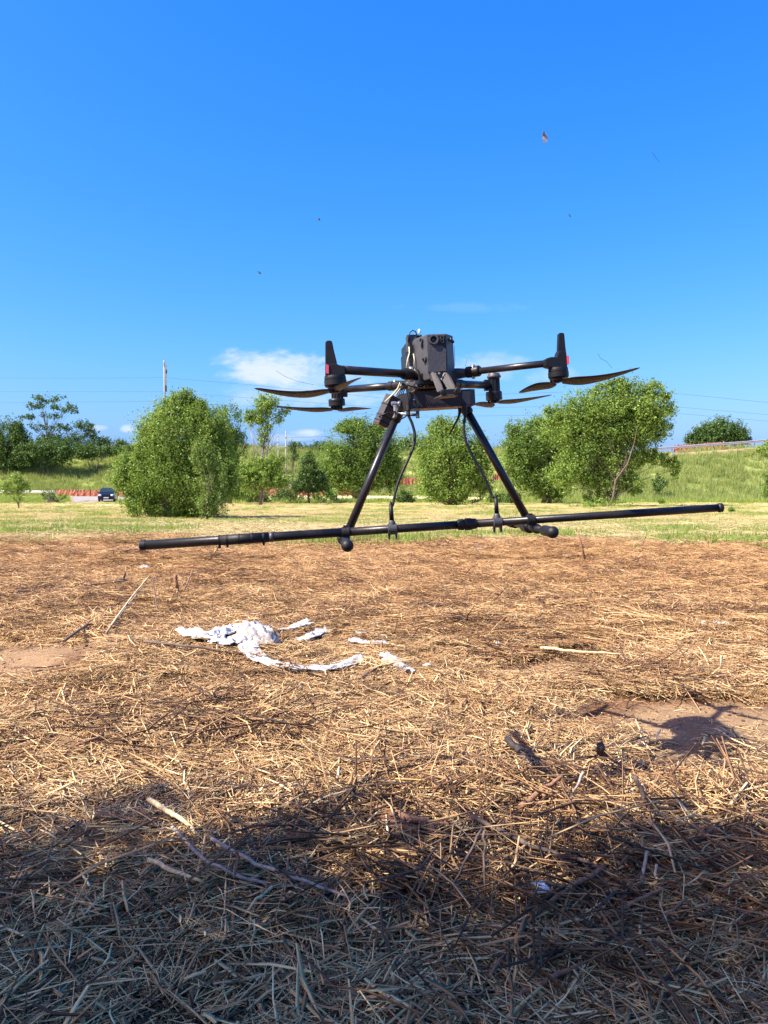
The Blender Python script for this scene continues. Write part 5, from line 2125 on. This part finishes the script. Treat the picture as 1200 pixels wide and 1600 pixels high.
def ribbon(label, pts, wpx, matn='sheet', crump=.035, name='plastic_strip', cat='plastic', lift=.022, seed=0, n=46, m_=12):
    """crumpled film strip along ground points; wpx is its width in picture units (depth direction foreshortened)"""
    r = np.random.default_rng(seed)
    P3 = [G(a, b, lift + .035) for a, b in pts]
    Q = []
    for i in range(n + 1):
        q = i / n * (len(P3) - 1)
        k = min(int(q), len(P3) - 2)
        Q.append(P3[k] + (P3[k + 1] - P3[k]) * (q - k))
    o = Q[0]
    V, F = [], []
    for i, c in enumerate(Q):
        d = Q[min(i + 1, n)] - Q[max(i - 1, 0)]
        d[2] = 0
        d /= np.linalg.norm(d) + 1e-9
        sd = np.array([-d[1], d[0], 0])
        wq = wpx[0] + (wpx[1] - wpx[0]) * i / n if hasattr(wpx, '__len__') else wpx
        wd = wq * c[1] / FPX * (.7 + .7 * float(vnoise(np.array([i * .22 + seed]), np.array([seed * 1.7]), seed)[0]))
        for k in range(m_ + 1):
            t = k / m_ - .5
            h = float(fbm(np.array([i * .30 + seed * 9.0]), np.array([k * .45]), seed, 3)[0])
            V.append(c - o + sd * t * wd * 2.0 + np.array([r.normal(0, .035) * wd, r.normal(0, .035) * wd, (h - .3) * wd * .95 * crump / .035 * math.cos(t * 2.4) + r.normal(0, .025) * wd]))
    for i in range(n):
        for k in range(m_):
            a = i * (m_ + 1) + k
            F.append((a, a + 1, a + m_ + 2, a + m_ + 1))
    me = np_mesh(name, V, F, False)
    ob = link_mesh(name, me, M[matn], None, o)
    md = ob.modifiers.new('thick', 'SOLIDIFY')
    md.thickness = .0012
    return tag(ob, label, cat)


def wad(label, px, py, rx, rz, matn='fluff', name='wadding', cat='wadding', seed=0, sc=1.0):
    c = G(px, py + rz * .35, .05)
    s = c[1] / FPX
    nu, nv = 44, 26
    V, F = [], []
    for i in range(nv + 1):
        ph = math.pi * i / nv
        for k in range(nu):
            t = 2 * math.pi * k / nu
            d = np.array([math.sin(ph) * math.cos(t), math.sin(ph) * math.sin(t), math.cos(ph)])
            h = float(fbm(np.array([d[0] * 2.4 + d[2] * 3 + seed]), np.array([d[1] * 2.4 + 7 - d[2] * 1.5]), seed, 4)[0])
            h2 = abs(float(vnoise(np.array([d[0] * 6 + seed]), np.array([d[1] * 6 + d[2] * 5]), seed + 3)[0]) - .5)
            f_ = .50 + .75 * h + .35 * h2
            V.append(np.array([d[0] * rx * s * f_, d[1] * rx * s * .8 * f_, max(-.01, d[2] * rz * s * f_)]))
    for i in range(nv):
        for k in range(nu):
            k2 = (k + 1) % nu
            F.append((i * nu + k, (i + 1) * nu + k, (i + 1) * nu + k2, i * nu + k2))
    ob = link_mesh(name, np_mesh(name, V, F, False), M[matn], None, c)
    return tag(ob, label, cat)


ribbon('crumpled white plastic strip, leftmost arm of the torn sheet', [(285, 984), (305, 992), (325, 998), (345, 990), (362, 984)], (13, 17), seed=1, crump=.05)
ribbon('white plastic strip folded in front of the grey wadding', [(330, 1002), (350, 1004), (370, 1003), (388, 998)], 16, seed=2, crump=.05)
ribbon('twisted white plastic bunch on the left of the grey wadding', [(352, 990), (366, 982), (378, 977), (390, 974)], 9, seed=12, crump=.04)
wad('grey and white crumpled wadding in the middle of the torn plastic', 396, 990, 36, 28, 'fluff', seed=3)
wad('paler crumpled lump at the right end of the grey wadding', 416, 994, 22, 28, 'fluff', 'plastic_lump', 'plastic', seed=4)
ribbon('long white plastic strip curving to the right below the wadding', [(384, 1004), (392, 1018), (408, 1032), (435, 1040), (475, 1045), (515, 1044), (545, 1038), (562, 1026)], (15, 9), seed=5, crump=.04, n=80)
ribbon('short white strip just right of the wadding, the upper one', [(434, 984), (455, 982), (470, 976), (484, 973)], (5, 12), seed=6)
ribbon('short white strip right of the wadding, the lower one', [(464, 1000), (485, 995), (500, 988), (512, 984)], (6, 14), seed=7)
ribbon('small bright white strip under the drone cable', [(549, 1000), (565, 1003), (585, 1005), (603, 1004)], 9, seed=8)
ribbon('thin dirty scrap above the small bright white strip', [(555, 990), (570, 988), (582, 990)], 7, 'fluff', seed=9)
wad('grey tangled fluff at the end of the long white strip', 612, 1030, 16, 9, 'fluff', seed=15)
ribbon('grey tattered fluff trailing from the tangled fluff', [(600, 1022), (615, 1032), (628, 1042), (638, 1050)], 9, 'fluff', seed=16)
wad('small white puff above the tangled fluff', 587, 975, 6, 5, 'sheet', 'plastic_scrap', 'plastic', 17)
wad('small white scrap below the long white strip', 571, 1058, 6, 3.5, 'sheet', 'plastic_scrap', 'plastic', 18)
wad('white scrap lying in front of the long white strip at centre', 468, 1072, 5, 5, 'sheet', 'plastic_scrap', 'plastic', 19)
wad('pale scrap on the straw right of the tangled fluff', 668, 1038, 8, 3, 'fluff', 'plastic_scrap', 'plastic', 20)
wad('white scrap on the far right, the larger one', 1064, 968, 13, 5, 'sheet', 'plastic_scrap', 'plastic', 21)
wad('white scrap on the far right, thin and stretched', 1125, 973, 15, 3.6, 'sheet', 'plastic_scrap', 'plastic', 22)
wad('tiny white scrap between the two far right scraps', 1098, 972, 5, 3, 'sheet', 'plastic_scrap', 'plastic', 23)
wad('white scrap in the straw below the left boom end', 226, 886, 10, 5, 'fluff', 'plastic_scrap', 'plastic', 24)
wad('white scrap near the left edge of the straw', 26, 927, 5, 3, 'sheet', 'plastic_scrap', 'plastic', 25)
wad('white scrap on the straw edge right of the coupling', 748, 858, 7, 3, 'sheet', 'plastic_scrap', 'plastic', 26)
wad('pale blue scrap on the hay left of the tall leaning stalk', 884, 868, 7, 3, 'sheet', 'plastic_scrap', 'plastic', 27)
wad('small white scrap in the middle of the straw', 778, 1004, 5, 3, 'sheet', 'plastic_scrap', 'plastic', 28)
wad('pale grey honeycomb lump lying in the deep shade', 490, 1476, 13, 10, 'fluff', 'nest_lump', 'nest', 29)
ribbon('small torn white paper standing in the shade right of centre', [(840, 1378), (847, 1386), (852, 1396)], 10, 'sheet', .02, 'paper_scrap', 'paper', .05, 30, 14, 6)
for lb, px, py in (('tiny green sprout in the left shade', 355, 1456), ('tiny green sprout in the sunlit straw on the right', 1095, 1254), ('tiny green sprout near the bottom edge', 738, 1558), ('tiny green sprout in the middle of the straw', 818, 1245)):
    c = G(px, py)
    v, f_, t_ = blades(7, .02, (.03, .06), .012, .9)
    ob = link_mesh('sprout', np_mesh('sprout', v, f_, False, {'tone': ('FACE', t_)}), M['leaf_bright'], None, c + np.array([0, 0, .03]))
    tag(ob, lb, 'sprout', 'green sprouts in the straw')

# things blown up into the air by the propellers
def flake(label, px, py, Y, pts, matn, name, cat, thick=.001):
    o = P(px, py, Y)
    mb = MB(o)
    mb.prism([P(px + a, py + b, Y + c) for a, b, c in pts], (0, thick, 0))
    ob = mb.build(name, M[matn], None, o)
    tag(ob, label, cat)


flake('curled brown leaf flying high in the blue sky', 851, 214, 3.0, [(-3, -9, 0), (0, -8, .01), (3.5, -3, .012), (5, 3, .01), (3, 8, 0), (-1.5, 9, -.01), (-4, 3, -.01), (-3.5, -3, 0)], 'fluff', 'flying_leaf', 'leaf')
flake('tiny dark flake in the sky left of the drone', 498, 343, 4.0, [(-2, -1.5, 0), (1.5, -2, 0), (2.4, .5, .004), (0, 2, 0)], 'stick_dark', 'flying_flake', 'flake')
flake('tiny dark flake in the sky below the flying leaf', 890, 337, 4.0, [(-2, -2.4, 0), (0, -2.2, 0), (2, 1.6, .004), (.6, 2.4, 0)], 'stick_dark', 'flying_flake', 'flake')
flake('blurred dark flake in the sky above the left propeller', 405, 426, 5.0, [(-3, -2.6, 0), (1, -1.5, 0), (3.4, 2.2, .004), (0, 2, 0)], 'stick_dark', 'flying_flake', 'flake')


def fibre(label, pts, Y, r):
    P3 = [P(a, b, Y + .02 * i) for i, (a, b) in enumerate(pts)]
    mb = MB(P3[0])
    mb.tube(P3, r, 5)
    ob = mb.build('flying_fibre', M['stick_dark'], None, P3[0])
    tag(ob, label, 'fibre')


fibre('thin straw fibre flying in the sky on the far right', [(1018, 236), (1023, 244), (1031, 254)], 4, .0008)
fibre('thin curved fibre flying above the right propeller', [(934, 552), (938, 560), (948, 565), (956, 575)], 3, .0006)
fibre('thin long fibre flying above the left propeller', [(431, 579), (445, 588), (465, 596), (490, 601)], 2.6, .0005)
fibre('faint short fibre flying over the right side of the fuselage', [(727, 572), (729, 565), (730, 560)], 3, .0008)

for o in bpy.data.objects:
    if o.type == 'MESH' and not o.data.materials:
        o.data.materials.append(M['post'])
